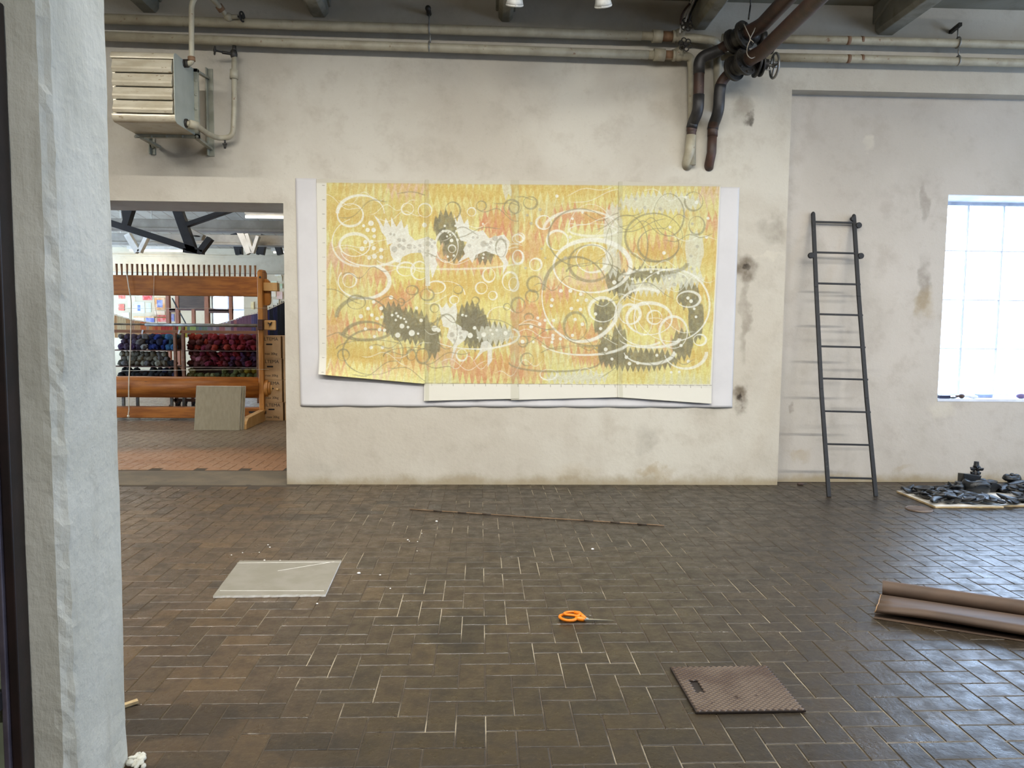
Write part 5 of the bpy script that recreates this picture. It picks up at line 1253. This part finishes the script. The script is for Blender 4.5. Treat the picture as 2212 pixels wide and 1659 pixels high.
def hall_z(y): a, b = 4.75, P(430, 541, HB).z+.02; return a+(b-a)*(y-W-TH)/(HB+.3-W-TH)-.01
def strut(name, label, segs, y, w, mat, group):
    e = thing(name, label, 'truss', P(segs[0][0], segs[0][1], y), group)
    for (xa, ya, xb, yb, wp, nm) in segs:
        m = MB(); a, b = P(xa,ya,y), P(xb,yb,y); m.bar(a, b, wp*y/FPX, .12, up=(0,1,0)); o = m.build(nm, mat, e, bevel=.004)
M['roof_white'] = worn('greyed_white_roof_paint', (178,172,160), (156,150,138), .6, scale=5)  # white roof paint in an evenly darker, greyer tone
def trusses():
    strut('roof_truss', 'black steel truss with a slanting lower chord, nearest behind the doorway', [(215,474,430,543,13,'lower_chord'),(376,430,416,542,19,'diagonal'),(404,486,520,446,9,'diagonal'),(268,440,275,486,9,'post'),(290,432,272,488,13,'diagonal'),(455,515,434,543,12,'diagonal'),(398,541,440,545,9,'joint_plate')], 11.2, .1, M['black_steel'], 'black roof trusses')
    strut('roof_truss', 'pair of black struts right of the middle, behind the white V strut', [(506,505,517,550,13,'strut'),(520,512,522,550,4,'strut')], 15.5, .1, M['black_steel'], 'black roof trusses')
    strut('roof_truss', 'pair of black struts at the right side of the doorway view', [(572,508,564,550,13,'strut'),(555,520,557,550,4,'strut'),(594,512,606,550,12,'strut')], 15.5, .1, M['black_steel'], 'black roof trusses')
    strut('roof_truss', 'white wooden V strut between the black struts', [(519,500,540,548,13,'strut'),(534,505,547,547,7,'strut'),(558,510,546,547,7,'strut')], 14.2, .1, M['white_paint'], 'white roof struts')
    strut('roof_truss', 'white wooden V strut by the lit tube at the left', [(276,506,299,545,12,'strut'),(318,512,302,545,8,'strut')], 14.0, .1, M['white_paint'], 'white roof struts')
    strut('roof_truss', 'white wooden brace block beside the black truss joint', [(412,500,440,514,12,'strut'),(418,514,436,514,10,'block')], 11.6, .1, M['white_paint'], 'white roof struts')
    # tubes
    for i, (xa, xb, py, y, lab) in enumerate(((238,281,519,16,'lit fluorescent lamp farthest left under the hall roof'), (319,334,518,16,'lit fluorescent lamp right of the leftmost one'), (528,640,467,10.6,'fluorescent lamp at the upper right of the doorway opening'))):
        a, b = P(xa,py,y), P(xb,py,y); e = thing('tube_lamp', lab, 'lamp', a, 'fluorescent lamps of the hall')
        m = MB(); m.box((a.x,y,a.z+.03),(b.x,y+.1,a.z+.09)); m.cyl(((a.x+b.x)/2,y+.05,a.z+.08),((a.x+b.x)/2,y+.05,hall_z(y)),.01,8); m.build('housing', M['white_paint'], e, bevel=.004)
        m = MB(); r = .03 if i < 2 else .02; m.cyl(a+Vector((0,.05,0)), Vector((b.x,y+.05,a.z)), r, 12); m.build('tube', M['tube_on'] if i < 2 else M['tube_dim'], e)
        l = area_light('tube_light', ((a.x+b.x)/2, y+.05, a.z-.05), (0,0,0), max(.4, b.x-a.x), .1, 10, (1,.86,.66))
        l.parent = e; l.matrix_parent_inverse = Matrix.Translation(-Vector(e.location))
    # further lamp rows of the same hall, above and beyond the opening
    for i, (x, y, z) in enumerate(((-6.5,9.6,3.9), (-3.4,9.6,3.9), (-9.5,13.4,3.5), (-4.6,13.4,3.5), (-1.2,13.4,3.5), (-7.5,18.4,3.1), (-4.2,18.4,3.1))):
        e = thing('tube_lamp', 'fluorescent lamp hidden behind the lintel', 'lamp', (x,y,z), 'hidden fluorescent lamps of the hall')
        m = MB(); m.box((x-.7,y-.05,z+.03),(x+.7,y+.05,z+.1)); m.cyl((x,y,z+.08),(x,y,hall_z(y)),.01,8); m.build('housing', M['white_paint'], e)
        m = MB(); m.cyl((x-.65,y,z),(x+.65,y,z),.02,10); m.build('tube', M['tube_dim'], e)
        l = area_light('tube_light', (x,y,z-.04), (0,0,0), 1.3, .1, 17, (1,.85,.64)); l.parent = e; l.matrix_parent_inverse = Matrix.Translation(-Vector(e.location))
trusses()

# loom ---------------------------------------------------------------
YL = F(563, 918).y - .0
def loom():
    yp0 = F(560, 905).y-.28; yp1 = yp0+.27
    e = thing('tapestry_loom', 'large varnished pine tapestry loom standing in the hall behind the doorway', 'loom', (P(568,750,yp0).x, yp0, 0))
    xa, xb = P(557.5,750,yp0).x, P(568.5,750,yp0).x
    zt = P(563,582,yp0).z
    m = MB(); m.hexa([(xa,yp0,.1),(xb,yp0,.1),(xb,yp1,.1),(xa,yp1,.1)], [(xa,yp0,zt-.04),(xb,yp0,zt-.04),(xb,yp1,zt-.04),(xa,yp1,zt-.04)])
    m.hexa([(xa,yp0,zt-.04),(xb,yp0,zt-.04),(xb,yp1,zt-.04),(xa,yp1,zt-.04)], [(xa+.01,yp0+.05,zt),(xb-.005,yp0+.05,zt),(xb-.005,yp1-.06,zt),(xa+.01,yp1-.06,zt)])
    m.build('upright', M['loom_v'], e, bevel=.008)
    xL = -7.2
    # foot
    m = MB(); fy0, fy1 = F(556,928).y, F(590, 909).y-.02; fx0, fx1 = xa-.01, xb+.005; ym = (fy0+fy1)/2
    prof = [(fy0,0),(fy1,0),(fy1,.06),(fy1-.08,.13),(yp1+.05,.17),(yp0-.05,.17),(fy0+.12,.15),(fy0+.03,.11),(fy0,.07)]
    m.hexa([(fx0,y,z) for y,z in prof], [(fx1,y,z) for y,z in prof]); m.build('foot', M['loom_pale'], e, bevel=.006)
    yb = (yp0+yp1)/2
    # top beam, tenon and wedge
    z0, z1 = P(400,638.5,yp0).z, P(400,595.5,yp0).z
    m = MB(); m.box((xL,yp0+.02,z0),(xa+.002,yp0+.22,z1)); m.build('top_beam', M['loom'], e, bevel=.012)
    m = MB(); a = P(602,629,yp0+.14); b = P(580,611,yp0+.14); m.box((xb,yp0+.06,a.z),(a.x,yp0+.2,b.z)); m.build('tenon', M['loom_pale'], e, bevel=.004)
    m = MB(); a = P(586,660,yp0+.14); b = P(573,603,yp0+.14); r=.05
    x0_, x1_, zz0, zz1 = xb+.001, a.x, a.z, b.z
    pr = [(x0_,zz0),(x1_-.04,zz0),(x1_-.01,zz0+.02),(x1_,zz0+.06),(x1_,zz1-.07),(x1_-.015,zz1-.03),(x1_-.05,zz1),(x0_,zz1)]
    m.hexa([(x,yp0+.10,z) for x,z in pr], [(x,yp0+.16,z) for x,z in pr]); m.build('wedge_block', M['loom_v'], e, bevel=.004)
    m = MB(); c = P(562,599,yp0-.004); m.cyl(c, c+Vector((0,-.01,0)), .016, 12); m.build('bolt', M['iron_dark'], e)
    # pegs
    pz0 = z1-.02; pz1 = P(400,571.5,yp0+.1).z
    for i in range(30):
        px = 551.5-11.08*i; x = P(px,590,yp0+.1).x; m = MB(); m.tube([(x+rnd.uniform(-.004,.004),yp0+.1,pz1),(x,yp0+.1,z1-.01)], [.0165+.002*rnd.random(),.011], 10); m.build('peg', M['loom_peg'], e)
    # rod, bar, rollers
    z = P(450,702.5,yp0).z
    m = MB(); m.cyl((P(312,700,yp0).x,yp0+.03,z),(xa+.001,yp0+.03,z), .024, 16); m.cyl((xL,yp0+.05,z+.003),(P(312,700,yp0).x,yp0+.05,z+.003), .014, 14); m.build('steel_rod', M['steel_grey'], e)
    z0, z1 = P(450,720.5,yp0).z, P(450,714,yp0).z
    m = MB(); m.box((xL,yp0+.02,z0),(xa+.002,yp0+.07,z1)); m.build('cross_bar', M['loom_dark2'], e, bevel=.003)
    m = MB(); zc = P(430,838,yp0).z; rr = (P(430,815,yp0).z-P(430,861,yp0).z)/2; m.cyl((xL,yp0+.13,zc),(xa+.002,yp0+.13,zc), rr, 40); m.build('cloth_roller', M['loom'], e)
    m = MB(); m.box((xL,yp0+.04,P(400,904,yp0).z),(xa+.002,yp0+.2,P(400,880.5,yp0).z)); m.build('lower_rail', M['loom'], e, bevel=.012)
    m = MB(); m.box((P(536,890,yp0).x,yp0+.035,P(540,893,yp0).z),(xa,yp0+.045,P(540,889,yp0).z)); m.build('slot', M['ink'], e)
    m = MB(); a, b = P(557,713,yp0-.01), P(570,690,yp0-.01); m.box((a.x,yp0-.03,a.z),(xb+.004,yp1+.02,b.z)); m.build('bracket', M['loom_dark'], e, bevel=.006)
    m = MB(); a, b = P(571,713,yp0+.05), P(597,692,yp0+.05); m.box((xb+.01,yp0+.02,a.z),(b.x,yp0+.05,b.z)); o = m.build('bracket_plate', M['loom_pale'], e, bevel=.014)
    m = MB(); c = P(583,700,yp0+.012)
    for dx, dz in ((-.03,.02),(.03,.03),(-.005,-.03),(.02,-.01)): m.cyl(c, c+Vector((dx,-.004,dz)), .007, 8)
    m.build_split('tie_end', M['ink'], e)
    # ratchet wheel with handle
    c = P(577,838,yp0+.14); m = MB()
    rw = (P(577,817,yp0+.14).z-P(577,859,yp0+.14).z)/2
    m.cyl((xb,c.y,c.z),(xb+.05,c.y,c.z), rw, 36); m.cyl((xb+.05,c.y,c.z),(xb+.085,c.y,c.z), rw*.86, 36, r1=rw*.78); m.build('winding_wheel', M['loom_v'], e, bevel=.004)
    m = MB(); m.torus((xb+.09,c.y,c.z),(1,0,0), rw*.5, .02, 26, 8); m.cyl((xb+.08,c.y,c.z),(xb+.12,c.y,c.z), rw*.22, 16); m.build('hub', M['loom_pale'], e)
    m = MB(); m.tube([(xb+.1,c.y-.02,c.z), P(602,842,yp0+.05)], [.014,.017], 12); m.build('handle', M['loom_pale'], e)
    m = MB(); m.cyl(P(578,815,yp0+.14)+Vector((0,0,0)), P(578,809,yp0+.14), .03, 10); m.build('pawl', M['ink'], e)
    m = MB(); a = P(572,889,yp0+.1); m.box((xb,yp0+.06,a.z-.03),(xb+.012,yp1-.02,a.z+.02)); m.build('metal_strap', M['iron_dark'], e)
    # cords across and hanging
    m = MB(); pts = [P(273,590,yp0-.01),P(275,598,yp0-.02),P(277,612,yp0-.02),P(281,636,yp0-.02),P(283.5,650,yp0-.02),P(283,700,yp0-.03),P(281.5,760,yp0-.03),P(278.5,820,yp0-.04),P(278,870,yp0-.04),P(279,886,yp0-.04),P(277,895,yp0-.04),P(278,902,yp0-.04)]
    m.tube(fillet(pts, .05), .0085, 8); m.ball(P(277.5,899,yp0-.04), .02); tag(m.build('cord', M['rope']), 'white cord hanging from a loom peg down to the lower rail', 'cord')
    m = MB(); m.cyl(P(333,594,yp0+.01), P(332,640,yp0+.01), .003, 6); m.cyl(P(332,640,yp0+.01), P(341,700,yp0+.01), .003, 6); tag(m.build('thread', M['rope']), 'thin pale thread hanging in front of the loom top beam', 'thread')
    for i, (ya, yb2) in enumerate(((666.5,665.5),(801,797.5))):
        m = MB(); m.cyl(P(254,ya,yp0-.005), P(581,yb2,yp0-.005), .0028, 6); tag(m.build('thread', M['rope']), ('fine thread stretched level across the loom opening near the windows', 'fine thread stretched across the loom just above the lower roller')[i], 'thread')
    for i, (px, py) in enumerate(((307,717),(386,717))):
        m = MB(); a = P(px,py,yp0+.01); m.bar(a+Vector((-.005,0,-.03)), a+Vector((.012,0,.03)), .025, .004, up=(0,1,0)); tag(m.build('paper_tag', M['paper_white']), ('small white tag clipped on the cross bar left', 'small white tag clipped on the cross bar in front of the rack posts')[i], 'tag')
    return yp0
M['loom_peg'] = worn('peg_wood', (150,108,74), (120,84,58), .5, scale=8)
M['loom_dark2'] = worn('brown_bar_wood', (134,86,52), (112,70,42), .5, scale=4, stretch=(1,5,5))
YP0 = loom()

def leaning_boards():
    y = F(470, 930).y
    for i, (xa, xb, dy, lab, nm) in enumerate(((419,517,0,'square grey-beige board leaning upright in front of the loom', 'leaning_panel'), (424,522,.035,'second board with a white edge, directly behind the grey-beige board', 'leaning_panel'), (430,526,.07,'rearmost of the boards leaning in front of the loom', 'leaning_panel'))):
        yy = y+dy; a, b = F(xa,930), F(xb,929); x0 = P(xa,929,yy).x; x1 = P(xb,929,yy).x; h = P(470,834,yy+.06).z
        x0t = P(xa+5,834,yy+.06).x; x1t = P(xb+4,834,yy+.06).x
        m = MB(); th = .028
        m.hexa([(x0,yy,.002),(x1,yy,.002),(x1,yy+th,.002),(x0,yy+th,.002)], [(x0t,yy+.06,h),(x1t,yy+.06,h),(x1t,yy+.06+th,h),(x0t,yy+.06+th,h)], 1)
        m.m[2] = 0
        o = m.build(nm, [M['panel_face'], M['gypsum_edge']], bevel=.002); tag(o, lab, 'board', 'boards leaning in front of the loom')
M['panel_face'] = worn('grey_beige_panel', (158,146,120), (148,136,110), .7, scale=30, stretch=(1,1,.3), bmp=.05)
leaning_boards()

# cardboard boxes -------------------------------------------------------
def boxes():
    y = F(590, 909).y
    rows = [(869,912,611.5),(820.5,867.5,609.5),(774,819,608.5),(725,772.5,606.8)]
    wd = .335
    def text(s, loc, size, parent, name):
        cu = bpy.data.curves.new(name, 'FONT'); cu.body = s; cu.size = size; cu.align_x = 'CENTER'; cu.align_y = 'CENTER'; cu.extrude = .0008; cu.offset = .0
        o = bpy.data.objects.new(name, cu); COL.objects.link(o); o.location = loc; o.rotation_euler = (PI/2,0,0)
        dg = bpy.context.evaluated_depsgraph_get(); me = bpy.data.meshes.new_from_object(o.evaluated_get(dg)); me.name = name
        o2 = bpy.data.objects.new(name, me); COL.objects.link(o2); o2.location = loc; o2.rotation_euler = (PI/2,0,0); me.materials.clear(); me.materials.append(M['ink'])
        bpy.data.objects.remove(o); bpy.context.view_layer.update()
        o2.parent = parent; o2.matrix_parent_inverse = Matrix.Translation(-Vector(parent.location))
    ord_ = ['bottom', 'second from the floor', 'third from the floor', 'topmost']
    z = .001
    for i, (pt, pb, xr) in enumerate(rows):
        h = P(600,pt,y).z-z-.004
        x1 = P(xr,(pt+pb)/2,y).x
        for c in range(2):
            xb = x1 if c == 0 else x1+wd+.025; xa = xb-wd
            e = thing('cardboard_box', ('cardboard box with black print, %s beside the loom post' % ord_[i]) if c == 0 else ('cardboard box cut off by the door jamb, %s of the outer stack' % ord_[i]), 'box', ((xa+xb)/2, y+.2, z), 'stacked cardboard boxes')
            m = MB(); m.box((xa,y,z),(xb,y+.34,z+h)); m.build('carton', M['cardboard'], e, bevel=.004)
            m = MB(); m.box((xa-.004,y-.004,z+h-.012),(xb+.004,y+.344,z+h+.002)) ; m.build('lid', M['cardboard'], e, bevel=.003)
            cx = xb-.172
            hz = z+h*.62
            m = MB()
            n = 16; pr = [(.04*math.copysign(1, math.cos(t))*.0+ (.035 if math.cos(t) > 0 else -.035)+.012*math.cos(t), .012*math.sin(t)) for t in [2*PI*(k+.5)/n for k in range(n)]]
            m.hexa([(cx+a,y-.0015,hz+b) for a,b in pr], [(cx+a,y+.002,hz+b) for a,b in pr]); m.build('hand_hole', M['ink'], e)
            text('BILTEMA', (cx+.0,y-.0008,z+h*.85), .068, e, 'brand_print'.replace('brand','black'))
            text('max 30kg', (cx+.02,y-.0008,z+h*.2), .05, e, 'black_print')
        z += h+.004
boxes()

# yarn rack ---------------------------------------------------------------
def yarn():
    y = 13.0
    X = lambda px: P(px,750,y).x
    Z = lambda py: P(430,py,y).z
    e = thing('yarn_rack', 'dark wooden wheeled rack with three shelves of yarn behind the loom', 'rack', (X(400), y+.2, 0))
    xs = [(240,378),(399,555)]
    for px, w in ((378,5.5),(396,6),(556,3.5)):
        m = MB(); m.box((X(px-w/2),y-.02,.12),(X(px+w/2),y+.04,Z(706))); m.build('post', M['loom_dark2'], e, bevel=.003)
    for px in (378,396,413):
        m = MB(); m.box((X(px-2.5),y,Z(885)),(X(px+2.5),y+.05,Z(858))); m.build('lower_post', M['loom_dark'], e)
    for (a, b) in xs:
        for py in (757,792,818):
            m = MB(); m.box((X(a),y-.015,Z(py+2)),(X(b),y+.34,Z(py))); m.build('shelf', M['loom_dark'], e, bevel=.002)
        m = MB(); m.box((X(a),y+.335,Z(818)),(X(b),y+.345,Z(797 if a > 300 else 803))); m.box((X(a),y+.335,Z(792)),(X(b)-(0 if a > 300 else .25),y+.345,Z(762))); m.box((X(a)+(0 if a > 300 else .45),y+.335,Z(757)),(X(b),y+.345,Z(724))); m.build_split('added_gap_board', M['loom_dark'], e)  # dark boards added to block bright background in the gaps between yarn
    for px, py in ((370,912),(387,908),(401,912),(418,908)):
        m = MB(); c = P(px,py,y+.0); m.cyl((c.x-.02,y,.045),(c.x+.02,y,.045), .045, 16); m.bar((c.x,y,.06),(c.x+.03,y,.16), .03, .03); m.build('caster', M['black_steel'], e)
    m = MB(); m.box((X(366),y-.02,.14),(X(420),y+.3,.19)); m.build('base_rail', M['loom_dark'], e)
    # yarn balls
    def shape(kind):
        bm = bmesh.new(); bmesh.ops.create_icosphere(bm, subdivisions=3, radius=1)
        for v in bm.verts:
            x, y_, z = v.co; g = math.sin((x*7+z*5+y_*2)*2.2)*.05 + mnoise.noise(v.co*2.4+Vector((kind*7,0,0)))*.28
            s = 1+g; v.co = Vector((x*s*(1.25 if kind == 1 else 1.0), y_*s, z*s*(.8 if kind == 1 else .92)))
        if kind == 2:
            for v in bm.verts:
                t = math.atan2(v.co.z, v.co.x); v.co *= 1+.18*math.sin(5*t)
        me = bpy.data.meshes.new('yarn'); bm.to_mesh(me); bm.free()
        for p in me.polygons: p.use_smooth = True
        return me
    base = [shape(0), shape(1), shape(2)]
    cache = {}
    def wool(c):
        if c not in cache:
            mt = worn('wool_%d' % len(cache), tuple(int(v*.86) for v in c), tuple(int(v*.52) for v in c), .92, scale=60, stretch=(1,1,3), bmp=.6, bd=.006); ms = []
            for b in base: q = b.copy(); q.materials.append(mt); ms.append(q)
            cache[c] = ms
        return cache[c]
    r = random.Random(11)
    def heap(px0, px1, pyb, rows, size, cols, label, group, kinds=(0,1), holes=()):
        n = int((px1-px0)/(size*2*FPX/y*.80))
        for j in range(rows):
            for i in range(n):
                px = px0+(px1-px0)*(i+.5+.5*(j % 2)*.8+r.uniform(-.2,.2))/n
                if px > px1-2: continue
                u = (px-px0)/(px1-px0); c = cols(u+r.uniform(-.06,.06), j)
                if c is None: continue
                k = r.choice(kinds); o = bpy.data.objects.new('yarn_ball' if 2 not in kinds else 'yarn_skein', wool(c[0])[k]); COL.objects.link(o)
                s = size*r.uniform(.88,1.12); o.scale = (s,s,s); o.rotation_euler = (r.uniform(-.6,.6), r.uniform(-.6,.6), r.uniform(0,6.2))
                o.location = (X(px), y+.06+r.uniform(0,.06)+.02*j, Z(pyb)+size*.82+j*size*1.36)
                tag(o, label.replace('%', c[1])+', '+('bottom layer','second layer','top layer')[j]+('' if rows > 1 else ''), 'yarn', group+', '+c[1]+', layer %d' % (j+1))
    RD, DR, OR, CR_, PK, PU = ((176,24,30),'red'), ((120,22,24),'dark red'), ((206,66,36),'orange red'), ((146,20,52),'crimson'), ((206,120,132),'pink'), ((96,36,86),'purple')
    BR, DP = ((122,52,44),'brick brown'), ((78,26,60),'plum')
    def c1(u, j):
        if u < .25: return r.choice([DR,BR,OR,DR]) 
        return r.choice([RD,RD,DR,OR,CR_])
    def c2(u, j):
        if u < .2: return r.choice([PK,BR,PK])
        if u < .65: return r.choice([CR_,DR,CR_,RD])
        return r.choice([PU,CR_,DP,DR])
    OL, OY, YE, PO = ((128,130,62),'olive'), ((168,158,92),'pale olive'), ((222,188,44),'yellow'), ((92,96,50),'dark olive')
    def c3(u, j):
        if u > .84: return YE if j > 0 else OL
        if j > 0 and r.random() < .35: return None
        return r.choice([OL,OY,OL,PO])
    heap(401,553,757,3,.062,c1,'% yarn skein heaped on the top shelf, right side of the rack','top shelf right side',(1,2))
    heap(401,553,792,3,.060,c2,'% yarn skein heaped on the middle shelf, right side of the rack','middle shelf right side',(1,2))
    heap(401,553,818,2,.056,c3,'% yarn ball lying on the lowest shelf, right side of the rack','lowest shelf right side',(0,1))
    GR, GP, BL, LB, WH, VI, NV = ((126,120,116),'grey'), ((92,74,96),'violet grey'), ((24,52,140),'blue'), ((58,118,168),'light blue'), ((168,164,156),'pale grey'), ((84,54,98),'violet'), ((20,28,70),'navy')
    def d1(u, j):
        if u < .28: return r.choice([VI,GP,GR,GP])
        if u < .45: return r.choice([WH,GR,GP])
        if u < .72: return r.choice([BL,BL,NV])
        return r.choice([LB,BL,((40,84,96),'teal')])
    BG, DG, BK = ((150,142,118),'beige grey'), ((104,98,80),'olive grey'), ((24,26,28),'black')
    def d2(u, j):
        if u > .8: return None if j > 0 else BK
        return r.choice([BG,DG,BG,GR,((176,170,146),'cream grey')])
    def d3(u, j): return None if (j > 0 and .34 < u < .55) else r.choice([BK,((34,38,34),'greenish black'),BK,NV if u > .8 else BK])
    heap(252,378,757,3,.060,d1,'% yarn ball heaped on the top shelf, left side of the rack','top shelf left side',(0,1))
    heap(252,378,792,3,.056,d2,'% yarn ball heaped on the middle shelf, left side of the rack','middle shelf left side',(0,1))
    heap(252,378,818,2,.058,d3,'% yarn ball on the lowest shelf, left side of the rack','lowest shelf left side',(0,1))
    # hanks on a slack line
    yh = 14.0
    top = [(225,672),(256,684),(285,692),(330,699),(400,703),(470,702),(500,694),(527,684),(557,678),(585,668),(622,650)]
    def ty(px):
        for (a, b), (c, d_) in zip(top, top[1:]):
            if a <= px <= c: return b+(d_-b)*(px-a)/(c-a)
        return 700
    m = MB(); m.tube([P(a,b-1.5,yh) for a, b in top], .009, 8); tag(m.build('line', M['rope']), 'slack white line on which the coloured yarn hanks hang', 'line')
    pal = [(222,196,150),(206,160,110),(190,150,120),(214,150,84),(216,120,70),(196,84,50),(188,60,50),(200,180,60),(170,190,110),(120,140,120),(120,130,140),(150,140,150),(190,170,170),(186,120,120),(140,100,120),(110,100,140),(90,80,120),(60,56,110),(40,36,84),(24,24,60),(18,18,34),(16,16,22)]
    hk = {}
    def hank_mesh(c, L, w):
        key = c
        if key not in hk:
            mt = worn('hank_wool_%d' % len(hk), c, tuple(int(v*.7) for v in c), .9, scale=30, stretch=(6,6,.4), bmp=.5)
            mb = MB(); 
            for q in range(3): mb.tube([((q-1)*.35,0,0),((q-1)*.42,-.12,-.3),((q-1)*.36,.0,-1.0)], [.18,.24,.26], 8)
            me = bpy.data.meshes.new('hank'); me.from_pydata(mb.v, [], mb.f); 
            for p in me.polygons: p.use_smooth = True
            me.materials.append(mt); hk[key] = me
        return hk[key]
    px = 250.0; i = 0
    while px < 622:
        u = (px-250)/372.0; ci = int(min(21, max(0, u*20+r.uniform(-1.2,1.2))))
        if u > .88: ci = r.choice([18,19,20,21,21])
        Lp = P(px,ty(px),yh).z-P(px,728,yh).z
        o = bpy.data.objects.new('yarn_hank', hank_mesh(pal[ci], 1, 1)); COL.objects.link(o); sx = .048 if u < .88 else .07
        o.location = P(px, ty(px), yh); o.scale = (sx, .035, max(.12, Lp))
        nm = ['cream','tan','tan','orange','orange','rust red','red','yellow','pale green','grey green','grey','pale grey','pale pink','pink','mauve','violet','violet','blue','dark blue','navy','blue black','black'][ci]
        tag(o, '%s wool hank hanging on the line behind the loom' % nm, 'yarn', 'hanks on the line, '+nm); px += 6.3 if u < .88 else 8.6; i += 1
yarn()

def hall_things():
    # wooden frame / second loom near the windows
    y = 15.6; Z = lambda py: P(430,py,y).z; X = lambda px: P(px,700,y).x
    e = thing('timber_loom', 'tall reddish wooden frame with a dark plank standing before the far windows', 'loom', (X(420), y, 0))
    for a, b in ((359,366.5),(379,387),(442,451.5),(495,502)):
        m = MB(); m.box((X(a),y,0),(X(b),y+.09,Z(620))); m.build('post', M['loom_red'], e, bevel=.004)
    m = MB(); m.box((X(387),y+.01,Z(667)),(X(442),y+.05,Z(625))); m.build('plank', M['loom_grey'], e, bevel=.003)
    for a, b, p0, p1 in ((366,502,671,666.5),(451,502,676,669),(366,379,675,668)):
        m = MB(); m.box((X(a),y+.005,Z(p0)),(X(b),y+.06,Z(p1))); m.build('rail', M['loom_dark'], e)
    m = MB(); m.box((X(414),y,Z(712)),(X(421),y+.06,Z(668))); m.build('post', M['loom_red'], e)
    m = MB(); m.bar(P(389,676,y), P(404,704,y), .02, .02); m.bar(P(372,644,y), P(384,668,y), .02, .02); m.build('brace', M['black_steel'], e)
    e = thing('crumpled_paper', 'crumpled white and brown paper lying low behind the loom rails', 'paper', P(320,880,12.4))
    m = MB(); yy = 12.3; z = .36; n = 24
    x0, x1 = P(262,878,yy).x, P(372,878,yy).x
    vs = [(x0+(x1-x0)*i/n, yy+.5*j/6, z+.05*mnoise.noise(Vector((i*.4,j*.5,2)))+.05*math.sin(PI*i/n)+.03*j/6) for j in range(7) for i in range(n+1)]
    m.add(vs, [(j*(n+1)+i, j*(n+1)+i+1, (j+1)*(n+1)+i+1, (j+1)*(n+1)+i) for j in range(6) for i in range(n)], 0, True)
    o = m.build('sheet', M['paper_cream'], e); so = o.modifiers.new('t', 'SOLIDIFY'); so.thickness = .004
    t = thing('low_table', 'low white table carrying crumpled paper behind the loom', 'table', (x0, yy, 0))
    m = MB(); m.box((x0-.7,yy-.02,z-.07),(x1+.1,yy+.6,z-.045)); m.build('table_top', M['white_paint'], t, bevel=.004)
    for xx in (x0+.02, x1-.02, x0-.6):
        for yy2 in (yy+.02, yy+.52):
            m = MB(); m.box((xx-.02,yy2,0.001),(xx+.02,yy2+.04,z-.07)); m.build('leg', M['steel_grey'], t)
    # pictures pinned on the far wall
    pics = [(263,636,14,18,(216,86,60),'red and orange'),(284,632,14,10,(206,196,150),'pale yellow'),(284,652,15,22,(214,206,160),'cream'),(312,634,22,12,(226,214,180),'cream striped'),(318,640,20,16,(204,76,70),'red flower'),(299,664,26,24,(200,212,206),'pale green-blue'),
            (300,665,6,12,(70,96,170),'blue oval'),(321,664,10,20,(190,206,180),'pale green'),(346,634,24,12,(220,180,110),'ochre'),(345,656,22,26,(210,150,90),'orange with blue'),(345,656,12,16,(110,120,170),'blue patch'),
            (262,664,12,14,(206,110,90),'pale red'),(272,682,14,14,(206,206,190),'grey cream'),(300,688,22,10,(222,206,160),'yellow cream'),(324,690,18,12,(110,116,176),'blue violet'),(348,688,20,14,(214,90,76),'red'),(371,686,10,16,(86,90,150),'blue'),(345,676,22,8,(232,214,190),'cream'),(268,700,12,12,(190,140,130),'pinkish')]
    pics += [(592,612,12,10,(206,214,176),'pale green'),(604,602,10,12,(200,190,150),'beige'),(606,618,8,10,(170,190,150),'green'),(590,634,12,14,(224,206,170),'cream'),(604,638,12,16,(214,170,150),'pale pink'),(596,654,12,14,(206,200,176),'grey cream'),(545,660,6,16,(226,206,150),'pale yellow'),(600,592,14,8,(226,220,200),'white')]
    for i, (px, py, w, h, c, nm) in enumerate(pics):
        yy = HB-.003-.0012*i; a, b = P(px-w/2,py+h/2,yy), P(px+w/2,py-h/2,yy)
        key = 'picture_%d_%d_%d' % c
        if key not in M: M[key] = worn(key, c, tuple(int(v*.6+90) for v in c), .7, scale=7, lo=.42, hi=.55, bmp=0, c3=tuple(int(v*.7) for v in c))
        m = MB(); m.box((a.x,yy,a.z),(b.x,HB,b.z)); o = m.build('pinned_picture', M[key])
        side = 'left part' if px < 500 else 'right part'
        tag(o, '%s picture pinned on the %s of the far cream wall, %s' % (nm, side, ('upper row' if py < 650 else 'middle row' if py < 675 else 'lower row')), 'picture', 'pictures on the far wall')
    m = MB(); yy = 19.2; a = P(288,686,yy); b = P(332,680,yy); m.box((a.x,yy,a.z),(b.x,HB-.1,a.z+.03)); tag(m.build('wall_shelf', M['loom_pale']), 'narrow pale shelf on the far wall below the blue oval picture', 'shelf')
M['loom_red'] = worn('reddish_wood', (166,104,68), (140,84,54), .5, scale=4, stretch=(6,6,1))
M['loom_grey'] = worn('grey_brown_plank', (96,78,62), (78,62,50), .6, scale=4, stretch=(1,5,5))
M['paper_cream'] = worn('cream_brown_paper', (232,216,188), (204,160,110), .7, scale=5, lo=.5, hi=.56, bmp=.1)
hall_things()
